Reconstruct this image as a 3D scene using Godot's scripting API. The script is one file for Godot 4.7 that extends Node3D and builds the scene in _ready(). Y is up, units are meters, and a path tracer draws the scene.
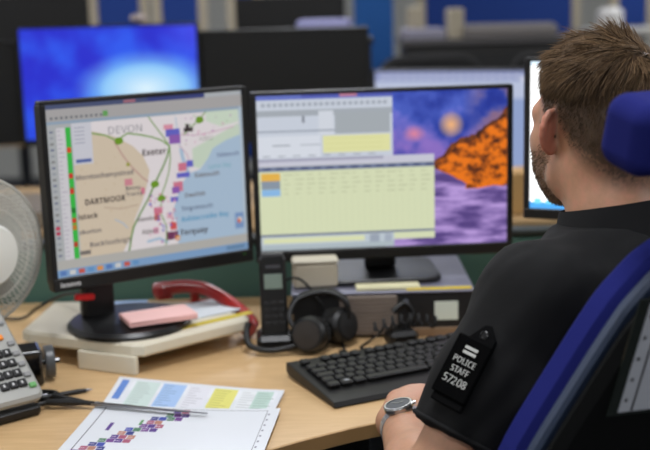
extends Node3D
# A police control-room desk: a seated person in black at a light wood desk, screens, phones, papers; blurred office behind.

var mats := {}
var rng := RandomNumberGenerator.new()

# ------------------------------------------------------------------ mesh building
class MB:
	var v := PackedVector3Array()
	var n := PackedVector3Array()
	var u := PackedVector2Array()
	var c := PackedColorArray()
	var col := Color(1, 1, 1)
	func vert(p: Vector3, nn: Vector3, t := Vector2.ZERO) -> void:
		v.append(p); n.append(nn); u.append(t); c.append(col)
	func tri(a: Vector3, b: Vector3, d: Vector3) -> void:   # counter-clockwise from outside
		var nn := (b - a).cross(d - a)
		if nn.length_squared() < 1e-18: return
		nn = nn.normalized()
		vert(a, nn); vert(d, nn); vert(b, nn)
	func quad(a: Vector3, b: Vector3, d: Vector3, e: Vector3) -> void:
		tri(a, b, d); tri(a, d, e)
	func tris(a, b, d, na, nb, nd) -> void:
		vert(a, na); vert(d, nd); vert(b, nb)
	func quads(a, b, d, e, na, nb, nd, ne) -> void:
		tris(a, b, d, na, nb, nd); tris(a, d, e, na, nd, ne)
	# quad with uv: a bottom-left, b bottom-right, d top-right, e top-left
	func face(a, b, d, e) -> void:
		var nn: Vector3 = (b - a).cross(d - a).normalized()
		vert(a, nn, Vector2(0, 1)); vert(d, nn, Vector2(1, 0)); vert(b, nn, Vector2(1, 1))
		vert(a, nn, Vector2(0, 1)); vert(e, nn, Vector2(0, 0)); vert(d, nn, Vector2(1, 0))
	func box(s: Vector3, bev := 0.002, t := Transform3D.IDENTITY) -> void:   # centred chamfered box
		var h := s / 2.0
		bev = minf(bev, minf(h.x, minf(h.y, h.z)) * 0.98)
		var P := {}
		for sx in [-1, 1]:
			for sy in [-1, 1]:
				for sz in [-1, 1]:
					var k = Vector3(sx, sy, sz)
					P[[sx, sy, sz, 0]] = t * Vector3(sx * h.x, sy * (h.y - bev), sz * (h.z - bev))
					P[[sx, sy, sz, 1]] = t * Vector3(sx * (h.x - bev), sy * h.y, sz * (h.z - bev))
					P[[sx, sy, sz, 2]] = t * Vector3(sx * (h.x - bev), sy * (h.y - bev), sz * h.z)
		var ctr := t.origin
		for s1 in [-1, 1]:
			oq(ctr, P[[s1, -1, -1, 0]], P[[s1, 1, -1, 0]], P[[s1, 1, 1, 0]], P[[s1, -1, 1, 0]])
			oq(ctr, P[[-1, s1, -1, 1]], P[[1, s1, -1, 1]], P[[1, s1, 1, 1]], P[[-1, s1, 1, 1]])
			oq(ctr, P[[-1, -1, s1, 2]], P[[1, -1, s1, 2]], P[[1, 1, s1, 2]], P[[-1, 1, s1, 2]])
			for s2 in [-1, 1]:
				oq(ctr, P[[s1, s2, -1, 0]], P[[s1, s2, 1, 0]], P[[s1, s2, 1, 1]], P[[s1, s2, -1, 1]])
				oq(ctr, P[[s1, -1, s2, 0]], P[[s1, 1, s2, 0]], P[[s1, 1, s2, 2]], P[[s1, -1, s2, 2]])
				oq(ctr, P[[-1, s1, s2, 1]], P[[1, s1, s2, 1]], P[[1, s1, s2, 2]], P[[-1, s1, s2, 2]])
				for s3 in [-1, 1]:
					ot(ctr, P[[s1, s2, s3, 0]], P[[s1, s2, s3, 1]], P[[s1, s2, s3, 2]])
	func pillow(s: Vector3, r: float, t := Transform3D.IDENTITY, N := 10) -> void:   # box with fully rounded edges
		var h := s / 2.0
		var inn := h - Vector3.ONE * r
		var ax := [Vector3.RIGHT, Vector3.UP, Vector3.BACK]
		for f in 3:
			for sg in [-1.0, 1.0]:
				var n0: Vector3 = ax[f] * sg
				var a1: Vector3 = ax[(f + 1) % 3]
				var a2: Vector3 = ax[(f + 2) % 3] * sg
				var g := func(i: int, ext: float, inner: float) -> float:   # grid dense near the edges
					var k := N / 2
					if i <= k: return lerpf(-ext, -inner, float(i) / k) if i < k else -inner
					return lerpf(inner, ext, float(i - k - 1) / (N - k - 1)) 
				var P := []
				var Q := []
				for i in N + 1:
					for j in N + 1:
						var c: Vector3 = n0 * h[f] + a1 * g.call(i, h[(f + 1) % 3], inn[(f + 1) % 3]) + a2 * g.call(j, h[(f + 2) % 3], inn[(f + 2) % 3])
						var k2 := c.clamp(-inn, inn)
						var nn := (c - k2).normalized()
						P.append(t * (k2 + nn * r)); Q.append((t.basis * nn).normalized())
				for i in N:
					for j in N:
						var a := i * (N + 1) + j; var b := (i + 1) * (N + 1) + j
						quads(P[a], P[b], P[b + 1], P[a + 1], Q[a], Q[b], Q[b + 1], Q[a + 1])
	func ot(ctr, a, b, d) -> void:
		if (b - a).cross(d - a).dot(a + b + d - ctr * 3.0) < 0.0: tri(a, d, b)
		else: tri(a, b, d)
	func oq(ctr, a, b, d, e) -> void:
		if (b - a).cross(d - a).dot(a + d - ctr * 2.0) < 0.0: quad(a, e, d, b)
		else: quad(a, b, d, e)
	# lathe about local y; profile of (r, y) from bottom to top going outside
	func lathe(prof: Array, seg := 24, t := Transform3D.IDENTITY, sx := 1.0, sz := 1.0, smooth := true) -> void:
		for i in prof.size() - 1:
			var p: Vector2 = prof[i]
			var q: Vector2 = prof[i + 1]
			var e := q - p
			var nn := Vector2(e.y, -e.x).normalized()
			for k in seg:
				var a0 := TAU * k / seg
				var a1 := TAU * (k + 1) / seg
				var c0 := Vector3(cos(a0) * sx, 0, sin(a0) * sz)
				var c1 := Vector3(cos(a1) * sx, 0, sin(a1) * sz)
				var A := t * (c0 * p.x + Vector3(0, p.y, 0)); var B := t * (c1 * p.x + Vector3(0, p.y, 0))
				var C := t * (c1 * q.x + Vector3(0, q.y, 0)); var D := t * (c0 * q.x + Vector3(0, q.y, 0))
				var n0 := (t.basis * (Vector3(cos(a0), 0, sin(a0)) * nn.x + Vector3(0, nn.y, 0))).normalized()
				var n1 := (t.basis * (Vector3(cos(a1), 0, sin(a1)) * nn.x + Vector3(0, nn.y, 0))).normalized()
				if p.x > 1e-6: tris(A, C, B, n0, n1, n1)
				if q.x > 1e-6: tris(A, D, C, n0, n0, n1)
	# swept tube; r may be a number or an array
	func tube(pts: Array, r, sides := 8, caps := true) -> void:
		var m := pts.size()
		var rings := []
		var nrm := []
		var up := Vector3.UP
		var d0: Vector3 = (pts[1] - pts[0]).normalized()
		if absf(d0.dot(up)) > 0.9: up = Vector3.RIGHT
		var x := d0.cross(up).normalized()
		for i in m:
			var d: Vector3 = (pts[mini(i + 1, m - 1)] - pts[maxi(i - 1, 0)]).normalized()
			x = (x - d * x.dot(d)).normalized()
			var y := d.cross(x)
			var rr: float = r[i] if r is Array else r
			var ring := []
			var ns := []
			for k in sides:
				var a := TAU * k / sides
				var o := x * cos(a) + y * sin(a)
				ring.append(pts[i] + o * rr); ns.append(o)
			rings.append(ring); nrm.append(ns)
		for i in m - 1:
			for k in sides:
				var k2 := (k + 1) % sides
				quads(rings[i][k], rings[i][k2], rings[i + 1][k2], rings[i + 1][k], nrm[i][k], nrm[i][k2], nrm[i + 1][k2], nrm[i + 1][k])
		if caps:
			for k in sides:
				var k2 := (k + 1) % sides
				tri(pts[0], rings[0][k2], rings[0][k]); tri(pts[m - 1], rings[m - 1][k], rings[m - 1][k2])
	# extruded polygon in local xy, from z0 to z1, with a chamfer
	func prism(poly: PackedVector2Array, z0: float, z1: float, bev := 0.0, t := Transform3D.IDENTITY) -> void:
		if Geometry2D.is_polygon_clockwise(poly): poly.reverse()
		var inner := poly
		if bev > 0.0:
			inner = PackedVector2Array()
			var m0 := poly.size()
			for i in m0:
				var p := poly[i]; var a := poly[(i + m0 - 1) % m0]; var b := poly[(i + 1) % m0]
				var d1 := (p - a).normalized(); var d2 := (b - p).normalized()
				var nn := (Vector2(-d1.y, d1.x) + Vector2(-d2.y, d2.x)).normalized()
				var f := maxf(0.5, nn.dot(Vector2(-d1.y, d1.x)))
				inner.append(p + nn * bev / f)
		var idx := Geometry2D.triangulate_polygon(inner)
		for i in range(0, idx.size(), 3):
			var a := inner[idx[i]]; var b := inner[idx[i + 1]]; var d := inner[idx[i + 2]]
			if (b - a).cross(d - a) < 0: var q := b; b = d; d = q
			tri(t * Vector3(a.x, a.y, z1), t * Vector3(b.x, b.y, z1), t * Vector3(d.x, d.y, z1))
			tri(t * Vector3(a.x, a.y, z0), t * Vector3(d.x, d.y, z0), t * Vector3(b.x, b.y, z0))
		var m := poly.size()
		for i in m:
			var j := (i + 1) % m
			var rows := [[inner, z0], [poly, z0 + bev], [poly, z1 - bev], [inner, z1]] if bev > 0 else [[poly, z0], [poly, z1]]
			for k in rows.size() - 1:
				var a: Vector2 = rows[k][0][i]; var b: Vector2 = rows[k][0][j]
				var d: Vector2 = rows[k + 1][0][j]; var e: Vector2 = rows[k + 1][0][i]
				quad(t * Vector3(a.x, a.y, rows[k][1]), t * Vector3(b.x, b.y, rows[k][1]), t * Vector3(d.x, d.y, rows[k + 1][1]), t * Vector3(e.x, e.y, rows[k + 1][1]))
	func mesh() -> ArrayMesh:
		var a := []
		a.resize(Mesh.ARRAY_MAX)
		a[Mesh.ARRAY_VERTEX] = v; a[Mesh.ARRAY_NORMAL] = n; a[Mesh.ARRAY_TEX_UV] = u; a[Mesh.ARRAY_COLOR] = c
		var m := ArrayMesh.new()
		m.add_surface_from_arrays(Mesh.PRIMITIVE_TRIANGLES, a)
		return m

# ------------------------------------------------------------------ distance field, meshed as surface nets
class Field:
	var o: Vector3
	var s: float
	var nx: int
	var ny: int
	var nz: int
	var d := PackedFloat32Array()
	func _init(lo: Vector3, hi: Vector3, cell: float) -> void:
		o = lo; s = cell
		nx = int(ceil((hi.x - lo.x) / cell)) + 1; ny = int(ceil((hi.y - lo.y) / cell)) + 1; nz = int(ceil((hi.z - lo.z) / cell)) + 1
		d.resize(nx * ny * nz); d.fill(0.05)
	func span(lo: Vector3, hi: Vector3) -> Array:
		return [clampi(int((lo.x - o.x) / s), 0, nx), clampi(int((hi.x - o.x) / s) + 2, 0, nx), clampi(int((lo.y - o.y) / s), 0, ny), clampi(int((hi.y - o.y) / s) + 2, 0, ny), clampi(int((lo.z - o.z) / s), 0, nz), clampi(int((hi.z - o.z) / s) + 2, 0, nz)]
	func capsule(a: Vector3, b: Vector3, ra: float, rb: float, k := 0.01) -> void:
		var m := maxf(ra, rb) + k + 3.0 * s
		var r := span(a.min(b) - Vector3.ONE * m, a.max(b) + Vector3.ONE * m)
		var ab := b - a
		var l2 := maxf(ab.length_squared(), 1e-12)
		for z in range(r[4], r[5]):
			for y in range(r[2], r[3]):
				var i: int = (z * ny + y) * nx + r[0]
				for x in range(r[0], r[1]):
					var p := o + Vector3(x, y, z) * s
					var t := clampf((p - a).dot(ab) / l2, 0.0, 1.0)
					var e := p.distance_to(a + ab * t) - (ra + (rb - ra) * t)
					var f := d[i]
					var h := maxf(k - absf(e - f), 0.0) / k
					d[i] = minf(e, f) - h * h * k * 0.25
					i += 1
	func ellipsoid(c: Vector3, rad: Vector3, k := 0.01, b := Basis.IDENTITY, carve := false) -> void:
		var m := maxf(rad.x, maxf(rad.y, rad.z)) + k + 3.0 * s
		var r := span(c - Vector3.ONE * m, c + Vector3.ONE * m)
		var bi := b.inverse()
		for z in range(r[4], r[5]):
			for y in range(r[2], r[3]):
				var i: int = (z * ny + y) * nx + r[0]
				for x in range(r[0], r[1]):
					var p := bi * (o + Vector3(x, y, z) * s - c)
					var q := p / rad
					var k0 := q.length()
					var k1 := (q / rad).length()
					var e := k0 * (k0 - 1.0) / maxf(k1, 1e-6) if k0 > 0.02 else -minf(rad.x, minf(rad.y, rad.z))
					var f := d[i]
					if carve:
						e = -e
						var h2 := maxf(k - absf(e - f), 0.0) / k
						d[i] = maxf(e, f) + h2 * h2 * k * 0.25
					else:
						var h := maxf(k - absf(e - f), 0.0) / k
						d[i] = minf(e, f) - h * h * k * 0.25
					i += 1
	func cut(p0: Vector3, nn: Vector3, c0: Vector3, rad: float) -> void:   # takes away what lies beyond the plane, within rad of c0
		var r := span(c0 - Vector3.ONE * rad, c0 + Vector3.ONE * rad)
		for z in range(r[4], r[5]):
			for y in range(r[2], r[3]):
				for x in range(r[0], r[1]):
					var p := o + Vector3(x, y, z) * s
					if p.distance_to(c0) < rad:
						var i: int = (z * ny + y) * nx + x
						d[i] = maxf(d[i], (p - p0).dot(nn))
	func at(p: Vector3) -> float:
		var q := (p - o) / s
		var x := clampi(int(q.x), 0, nx - 2); var y := clampi(int(q.y), 0, ny - 2); var z := clampi(int(q.z), 0, nz - 2)
		var f := Vector3(clampf(q.x - x, 0, 1), clampf(q.y - y, 0, 1), clampf(q.z - z, 0, 1))
		var i := (z * ny + y) * nx + x
		var j := i + ny * nx
		var a := lerpf(lerpf(d[i], d[i + 1], f.x), lerpf(d[i + nx], d[i + nx + 1], f.x), f.y)
		var b := lerpf(lerpf(d[j], d[j + 1], f.x), lerpf(d[j + nx], d[j + nx + 1], f.x), f.y)
		return lerpf(a, b, f.z)
	func grad(p: Vector3) -> Vector3:
		var h := s * 1.0
		return Vector3(at(p + Vector3(h, 0, 0)) - at(p - Vector3(h, 0, 0)), at(p + Vector3(0, h, 0)) - at(p - Vector3(0, h, 0)), at(p + Vector3(0, 0, h)) - at(p - Vector3(0, 0, h))).normalized()
	func nets(mb: MB, t: Transform3D, paint: Callable) -> void:
		var vid := {}
		var pos := PackedVector3Array()
		var nor := PackedVector3Array()
		var colr := PackedColorArray()
		var sl := ny * nx
		var off := [0, 1, nx, nx + 1, sl, sl + 1, sl + nx, sl + nx + 1]
		var co := [Vector3(0, 0, 0), Vector3(1, 0, 0), Vector3(0, 1, 0), Vector3(1, 1, 0), Vector3(0, 0, 1), Vector3(1, 0, 1), Vector3(0, 1, 1), Vector3(1, 1, 1)]
		var ed := [[0, 1], [2, 3], [4, 5], [6, 7], [0, 2], [1, 3], [4, 6], [5, 7], [0, 4], [1, 5], [2, 6], [3, 7]]
		var limit := s * 1.8
		for z in nz - 1:
			for y in ny - 1:
				var i := z * sl + y * nx
				for x in nx - 1:
					var f0 := d[i]
					if f0 < limit and f0 > -limit:
						var m := 0
						for q in 8:
							if d[i + off[q]] < 0.0: m += 1
						if m > 0 and m < 8:
							var acc := Vector3.ZERO
							var cnt := 0
							for e in ed:
								var a := d[i + off[e[0]]]
								var b := d[i + off[e[1]]]
								if (a < 0.0) != (b < 0.0):
									acc += co[e[0]].lerp(co[e[1]], a / (a - b))
									cnt += 1
							var p := o + (Vector3(x, y, z) + acc / cnt) * s
							vid[i] = pos.size()
							pos.append(t * p)
							nor.append((t.basis * grad(p)).normalized())
							colr.append(paint.call(p))
					i += 1
		for i in vid:
			for ax in 3:
				var st: int = [1, nx, sl][ax]
				var s1: int = [nx, sl, 1][ax]
				var s2: int = [sl, 1, nx][ax]
				if i + st >= d.size(): continue
				var a := d[i] < 0.0
				if a == (d[i + st] < 0.0): continue
				var i1: int = i - s1
				var i2: int = i - s1 - s2
				var i3: int = i - s2
				if not (vid.has(i1) and vid.has(i2) and vid.has(i3)): continue
				var q := [vid[i], vid[i1], vid[i2], vid[i3]]
				if not a: q.reverse()
				for w in [[0, 1, 2], [0, 2, 3]]:
					for k in [w[0], w[2], w[1]]:
						var g: int = q[k]
						mb.v.append(pos[g]); mb.n.append(nor[g]); mb.u.append(Vector2.ZERO); mb.c.append(colr[g])

# ------------------------------------------------------------------ materials
func mat(key: String, col: Color, rough := 0.6, opts := {}) -> StandardMaterial3D:
	if mats.has(key): return mats[key]
	var m := StandardMaterial3D.new()
	m.albedo_color = col
	m.roughness = rough
	m.metallic = opts.get("metal", 0.0)
	if opts.has("tex"):
		m.albedo_texture = opts.tex
		m.uv1_triplanar = opts.get("tri", true)
		m.uv1_scale = opts.get("scale", Vector3.ONE)
		m.uv1_world_triplanar = opts.get("world", false)
	if opts.has("bump"):
		m.heightmap_enabled = false
		m.normal_enabled = true
		m.normal_texture = opts.bump
		m.normal_scale = opts.get("bump_scale", 0.5)
		m.uv1_triplanar = true
		m.uv1_scale = opts.get("scale", Vector3.ONE)
	if opts.has("coat"):
		m.clearcoat_enabled = true; m.clearcoat = opts.coat; m.clearcoat_roughness = 0.1
	if opts.has("rim"):
		m.rim_enabled = true; m.rim = opts.rim; m.rim_tint = 0.5
	if opts.has("spec"): m.metallic_specular = opts.spec
	if opts.has("vc"): m.vertex_color_use_as_albedo = true
	if opts.has("sss"):
		m.subsurf_scatter_enabled = true; m.subsurf_scatter_strength = opts.sss
	if opts.has("alpha"):
		m.transparency = BaseMaterial3D.TRANSPARENCY_ALPHA
		m.albedo_color.a = opts.alpha
	mats[key] = m
	return m

func noise_tex(freq: float, ramp: Array, seed_ := 1, size := 512, oct := 4, as_normal := false) -> NoiseTexture2D:
	var f := FastNoiseLite.new()
	f.seed = seed_; f.frequency = freq; f.fractal_octaves = oct
	f.noise_type = FastNoiseLite.TYPE_SIMPLEX_SMOOTH
	var t := NoiseTexture2D.new()
	t.width = size; t.height = size; t.seamless = true; t.noise = f
	if as_normal:
		t.as_normal_map = true; t.bump_strength = 4.0
	else:
		var g := Gradient.new()
		var offs := PackedFloat32Array(); var cols := PackedColorArray()
		for r in ramp: offs.append(r[0]); cols.append(r[1])
		g.offsets = offs; g.colors = cols
		t.color_ramp = g
	return t

func wood_tex() -> ImageTexture:
	var im := Image.create(1024, 1024, false, Image.FORMAT_RGB8)
	var a := FastNoiseLite.new(); a.seed = 5; a.frequency = 0.012; a.fractal_octaves = 3
	var b := FastNoiseLite.new(); b.seed = 9; b.frequency = 0.09; b.fractal_octaves = 2
	for y in 1024:
		for x in 1024:
			var w := minf(1.0, minf(x, 1024 - x) / 90.0)
			var t := 0.5 + 0.30 * a.get_noise_2d(x * 0.35, y * 4.0) * w + 0.30 * b.get_noise_2d(x * 0.12, y * 4.0)
			im.set_pixel(x, y, Color(0.74, 0.60, 0.42).lerp(Color(0.84, 0.71, 0.53), clampf(t, 0, 1)))
	return ImageTexture.create_from_image(im)

# ------------------------------------------------------------------ scene tree helpers
var taken := {}
func numbered(called: String) -> String:
	var k: int = taken.get(called, 0)
	taken[called] = k + 1
	return called if k == 0 else "%s_%03d" % [called, k]

func thing(called: String, label: String, category: String, at := Vector3.ZERO, turn := 0.0, group := "") -> Node3D:
	var o := Node3D.new()
	o.name = numbered(called)
	add_child(o)
	o.position = at; o.rotation.y = deg_to_rad(turn)
	o.set_meta("label", label); o.set_meta("category", category)
	if group: o.set_meta("group", group)
	return o

func part(parent: Node, called: String, mesh, m: Material, t := Transform3D.IDENTITY) -> MeshInstance3D:
	var o := MeshInstance3D.new()
	o.name = called
	o.mesh = mesh.mesh() if mesh is MB else mesh
	o.material_override = m
	o.transform = t
	parent.add_child(o, true)
	return o

func single(called: String, label: String, category: String, mesh, m: Material, t := Transform3D.IDENTITY, group := "") -> MeshInstance3D:
	var o := part(self, numbered(called), mesh, m, t)
	o.set_meta("label", label); o.set_meta("category", category)
	if group: o.set_meta("group", group)
	return o

func struct_box(called: String, lo: Vector3, hi: Vector3, m: Material) -> MeshInstance3D:
	var b := MB.new()
	b.box(hi - lo, 0.002)
	var o := part(self, called, b, m, Transform3D(Basis(), (lo + hi) / 2))
	o.set_meta("kind", "structure")
	return o

func bx(s: Vector3, bev := 0.002, at := Vector3.ZERO, b := Basis()) -> MB:
	var m := MB.new()
	m.box(s, bev, Transform3D(b, at))
	return m

func yb(deg: float) -> Basis:
	return Basis(Vector3.UP, deg_to_rad(deg))

func rrect(w: float, h: float, r: float, seg := 5) -> PackedVector2Array:
	var p := PackedVector2Array()
	for q in 4:
		var c := Vector2((w / 2 - r) * [1, -1, -1, 1][q], (h / 2 - r) * [1, 1, -1, -1][q])
		for k in seg + 1:
			var a := PI / 2 * (q + float(k) / seg)
			p.append(c + Vector2(cos(a), sin(a)) * r)
	return p

func curve(pts: Array, per := 6) -> Array:   # smooth line through points
	var out := []
	for i in pts.size() - 1:
		var a: Vector3 = pts[maxi(i - 1, 0)]; var b: Vector3 = pts[i]; var c: Vector3 = pts[i + 1]; var d: Vector3 = pts[mini(i + 2, pts.size() - 1)]
		for k in per:
			out.append(b.cubic_interpolate(c, a, d, float(k) / per))
	out.append(pts[-1])
	return out

# ------------------------------------------------------------------ flat print: letters drawn into images
var glyphs := {}
func text_tris(s: String, bold := false) -> PackedVector3Array:
	var key := s + ("#b" if bold else "")
	if glyphs.has(key): return glyphs[key]
	var tm := text_mesh(s, 0.0, 64, 0.01, bold)
	var out := tm.get_faces()
	glyphs[key] = out
	return out

func text_mesh(s: String, depth: float, size: int, px: float, bold := false, left := true) -> TextMesh:
	var tm := TextMesh.new()
	var f := SystemFont.new()
	f.font_names = PackedStringArray(["Droid Sans"])
	if bold: f.font_weight = 700
	tm.font = f
	tm.text = s; tm.depth = depth; tm.font_size = size; tm.pixel_size = px
	tm.horizontal_alignment = HORIZONTAL_ALIGNMENT_LEFT if left else HORIZONTAL_ALIGNMENT_CENTER
	return tm

func put_text(im: Image, s: String, x: float, y: float, h: float, col: Color, bold := false, wide := 1.0) -> void:
	var f := text_tris(s, bold)          # about 0.47 high capitals at size 64
	var k := h / 0.46
	for i in range(0, f.size(), 3):
		var P := []
		for q in 3: P.append(Vector2(x + f[i + q].x * k * wide, y - f[i + q].y * k))
		fill_tri(im, P[0], P[1], P[2], col)

func fill_tri(im: Image, a: Vector2, b: Vector2, c: Vector2, col: Color) -> void:
	var lo := a.min(b).min(c); var hi := a.max(b).max(c)
	for y in range(maxi(int(lo.y), 0), mini(int(hi.y) + 2, im.get_height())):
		for x in range(maxi(int(lo.x), 0), mini(int(hi.x) + 2, im.get_width())):
			if Geometry2D.point_is_inside_triangle(Vector2(x + 0.5, y + 0.5), a, b, c): im.set_pixel(x, y, col)

func rect(im: Image, x0: float, y0: float, x1: float, y1: float, col: Color) -> void:
	var W := im.get_width(); var H := im.get_height()
	im.fill_rect(Rect2i(int(x0 * W), int(y0 * H), maxi(1, int((x1 - x0) * W)), maxi(1, int((y1 - y0) * H))), col)

func line(im: Image, pts: Array, w: float, col: Color) -> void:   # pts in 0..1, w in pixels
	var S := Vector2(im.get_width(), im.get_height())
	for i in pts.size() - 1:
		var a: Vector2 = pts[i] * S; var b: Vector2 = pts[i + 1] * S
		var m := int(a.distance_to(b) / maxf(1.0, w * 0.4)) + 1
		for k in m + 1:
			dot(im, a.lerp(b, float(k) / m), w / 2, col)

func dot(im: Image, p: Vector2, r: float, col: Color) -> void:
	for y in range(maxi(int(p.y - r), 0), mini(int(p.y + r) + 2, im.get_height())):
		for x in range(maxi(int(p.x - r), 0), mini(int(p.x + r) + 2, im.get_width())):
			if Vector2(x + 0.5, y + 0.5).distance_to(p) <= r: im.set_pixel(x, y, col)

func poly(im: Image, pts: Array, col: Color) -> void:
	var S := Vector2(im.get_width(), im.get_height())
	var pp := PackedVector2Array()
	for p in pts: pp.append(p * S)
	var idx := Geometry2D.triangulate_polygon(pp)
	for i in range(0, idx.size(), 3): fill_tri(im, pp[idx[i]], pp[idx[i + 1]], pp[idx[i + 2]], col)

func screen_mat(im: Image, energy: float) -> StandardMaterial3D:
	var m := StandardMaterial3D.new()
	m.albedo_color = Color(0.02, 0.02, 0.02)
	m.roughness = 0.45
	m.emission_enabled = true
	m.emission = Color.WHITE
	m.emission_operator = BaseMaterial3D.EMISSION_OP_MULTIPLY
	m.emission_texture = ImageTexture.create_from_image(im)
	m.emission_energy_multiplier = energy
	return m

func V2(x: float, y: float) -> Vector2: return Vector2(x, y)

func map_image() -> Image:
	var im := Image.create(752, 602, false, Image.FORMAT_RGB8)
	var W := 752.0; var H := 602.0
	im.fill(Color(0.72, 0.72, 0.72))
	var sea := Color(0.70, 0.79, 0.88)
	rect(im, 0.118, 0.115, 1, 0.90, sea)
	# land
	poly(im, [V2(.118, .115), V2(.98, .115), V2(.985, .27), V2(.90, .30), V2(.83, .34), V2(.80, .40), V2(.755, .46), V2(.70, .475), V2(.685, .49), V2(.665, .52), V2(.64, .56), V2(.63, .60), V2(.61, .66), V2(.60, .70), V2(.605, .76), V2(.62, .80), V2(.60, .84), V2(.62, .90), V2(.118, .90)], Color(0.93, 0.90, 0.91))
	poly(im, [V2(.72, .33), V2(.80, .29), V2(.90, .24), V2(.98, .20), V2(.985, .27), V2(.90, .30), V2(.83, .34), V2(.80, .40), V2(.755, .455), V2(.72, .44)], Color(0.82, 0.88, 0.80))
	poly(im, [V2(.80, .115), V2(.98, .115), V2(.98, .19), V2(.88, .21), V2(.80, .17)], Color(0.84, 0.90, 0.82))
	# the moor
	poly(im, [V2(.118, .16), V2(.22, .17), V2(.32, .21), V2(.41, .275), V2(.46, .34), V2(.49, .43), V2(.47, .53), V2(.44, .62), V2(.40, .71), V2(.37, .82), V2(.33, .90), V2(.118, .90)], Color(0.87, 0.80, 0.71))
	var nz := FastNoiseLite.new(); nz.seed = 3; nz.frequency = 0.03
	for k in 60:
		var q := Vector2(rng.randf_range(.14, .40), rng.randf_range(.3, .88)) * Vector2(W, H)
		dot(im, q, rng.randf_range(1, 3), Color(0.82, 0.74, 0.62))
	# estuary
	line(im, [V2(.66, .33), V2(.665, .37), V2(.675, .42), V2(.69, .47)], 15, sea)
	line(im, [V2(.64, .13), V2(.645, .20), V2(.65, .27), V2(.66, .33)], 4, sea)
	line(im, [V2(.46, .86), V2(.52, .85), V2(.56, .88)], 10, sea)
	line(im, [V2(.30, .70), V2(.34, .73), V2(.36, .76)], 3, Color(.6, .75, .9))
	# roads
	var grn := Color(0.44, 0.60, 0.30)
	var lg := Color(0.52, 0.66, 0.38)
	line(im, [V2(.21, .18), V2(.28, .20), V2(.33, .235), V2(.39, .20), V2(.45, .215), V2(.51, .235), V2(.56, .26), V2(.60, .30)], 6, lg)
	line(im, [V2(.60, .30), V2(.585, .36), V2(.56, .42), V2(.53, .48), V2(.51, .52), V2(.475, .60), V2(.43, .68), V2(.39, .76), V2(.375, .82), V2(.36, .90)], 7, grn)
	line(im, [V2(.60, .30), V2(.60, .38), V2(.59, .45), V2(.57, .52), V2(.54, .60), V2(.535, .70), V2(.56, .78), V2(.555, .87), V2(.55, .90)], 5, lg)
	line(im, [V2(.60, .30), V2(.57, .24), V2(.53, .17), V2(.50, .115)], 5, lg)
	line(im, [V2(.68, .24), V2(.72, .20), V2(.76, .16), V2(.80, .115)], 5, lg)
	line(im, [V2(.66, .24), V2(.75, .25), V2(.83, .24), V2(.95, .22)], 3, Color(.82, .65, .74))
	line(im, [V2(.32, .24), V2(.36, .33), V2(.40, .40), V2(.45, .47), V2(.48, .50)], 3, Color(.70, .45, .48))
	line(im, [V2(.65, .30), V2(.69, .36), V2(.71, .44)], 3, Color(.80, .6, .7))
	line(im, [V2(.25, .62), V2(.33, .64), V2(.42, .63)], 3, Color(.72, .62, .55))
	for p in [V2(.34, .24), V2(.763, .159), V2(.509, .519), V2(.539, .61)]:
		dot(im, p * Vector2(W, H), 13, Color(.44, .62, .12))
		dot(im, p * Vector2(W, H) + Vector2(8, 0), 11, Color(.44, .62, .12))
	dot(im, V2(.382, .383) * Vector2(W, H), 7, Color(.62, .64, .2))
	# towns
	var bl := Color(.40, .40, .80); var pk := Color(.85, .48, .58); var pu := Color(.58, .38, .72)
	for q in [[.585, .20, .66, .245, bl], [.60, .235, .66, .29, pu], [.575, .17, .625, .20, Color(.9, .6, .68)], [.64, .41, .685, .46, pk], [.685, .40, .72, .44, bl], [.63, .47, .70, .50, bl], [.61, .52, .66, .58, pk], [.60, .55, .64, .59, pu], [.59, .61, .63, .64, bl], [.50, .66, .545, .70, pk], [.50, .70, .53, .74, Color(.85, .4, .4)], [.58, .76, .615, .81, Color(.85, .35, .35)], [.56, .82, .62, .87, Color(.45, .2, .35)], [.565, .70, .60, .74, Color(.9, .75, .8)], [.49, .78, .52, .82, Color(.9, .65, .75)], [.605, .85, .63, .88, Color(.9, .6, .2)], [.36, .47, .40, .51, Color(.85, .55, .6)], [.44, .53, .46, .57, pk]]:
		rect(im, q[0], q[1], q[2], q[3], q[4])
	for k in 70:
		var q2 := V2(rng.randf_range(.47, .62), rng.randf_range(.58, .88))
		dot(im, q2 * Vector2(W, H), rng.randf_range(1.5, 5), [pk, bl, Color(.92, .72, .80), Color(.75, .5, .7), Color(.95, .93, .95)][k % 5])
	for k in 26:
		var q3 := V2(rng.randf_range(.66, .95), rng.randf_range(.13, .30))
		dot(im, q3 * Vector2(W, H), rng.randf_range(1.5, 4), [Color(.88, .6, .75), Color(.75, .55, .75), Color(.7, .8, .65)][k % 3])
	# names
	var dk := Color(.22, .18, .18); var gy := Color(.45, .42, .42)
	put_text(im, "DEVON", .29 * W, .175 * H, 26, Color(.60, .60, .62), false, 1.15)
	put_text(im, "Exeter", .455 * W, .325 * H, 22.0, dk, true)
	put_text(im, "DARTMOOR", .155 * W, .578 * H, 20.7, dk, true, .95)
	put_text(im, "Moretonhampstead", .12 * W, .43 * H, 17.1, gy, true, .95)
	put_text(im, "Bovey", .36 * W, .525 * H, 14.6, gy, true)
	put_text(im, "Tracey", .36 * W, .56 * H, 14.6, gy, true)
	put_text(im, "istock", .118 * W, .66 * H, 18.3, dk, true)
	put_text(im, "sburton", .118 * W, .75 * H, 15.9, gy, true)
	put_text(im, "Buckfastleigh", .165 * W, .83 * H, 17.1, gy, true)
	put_text(im, "Newton", .41 * W, .72 * H, 15.9, gy, true)
	put_text(im, "Abbot", .43 * W, .80 * H, 15.9, gy, true)
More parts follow.
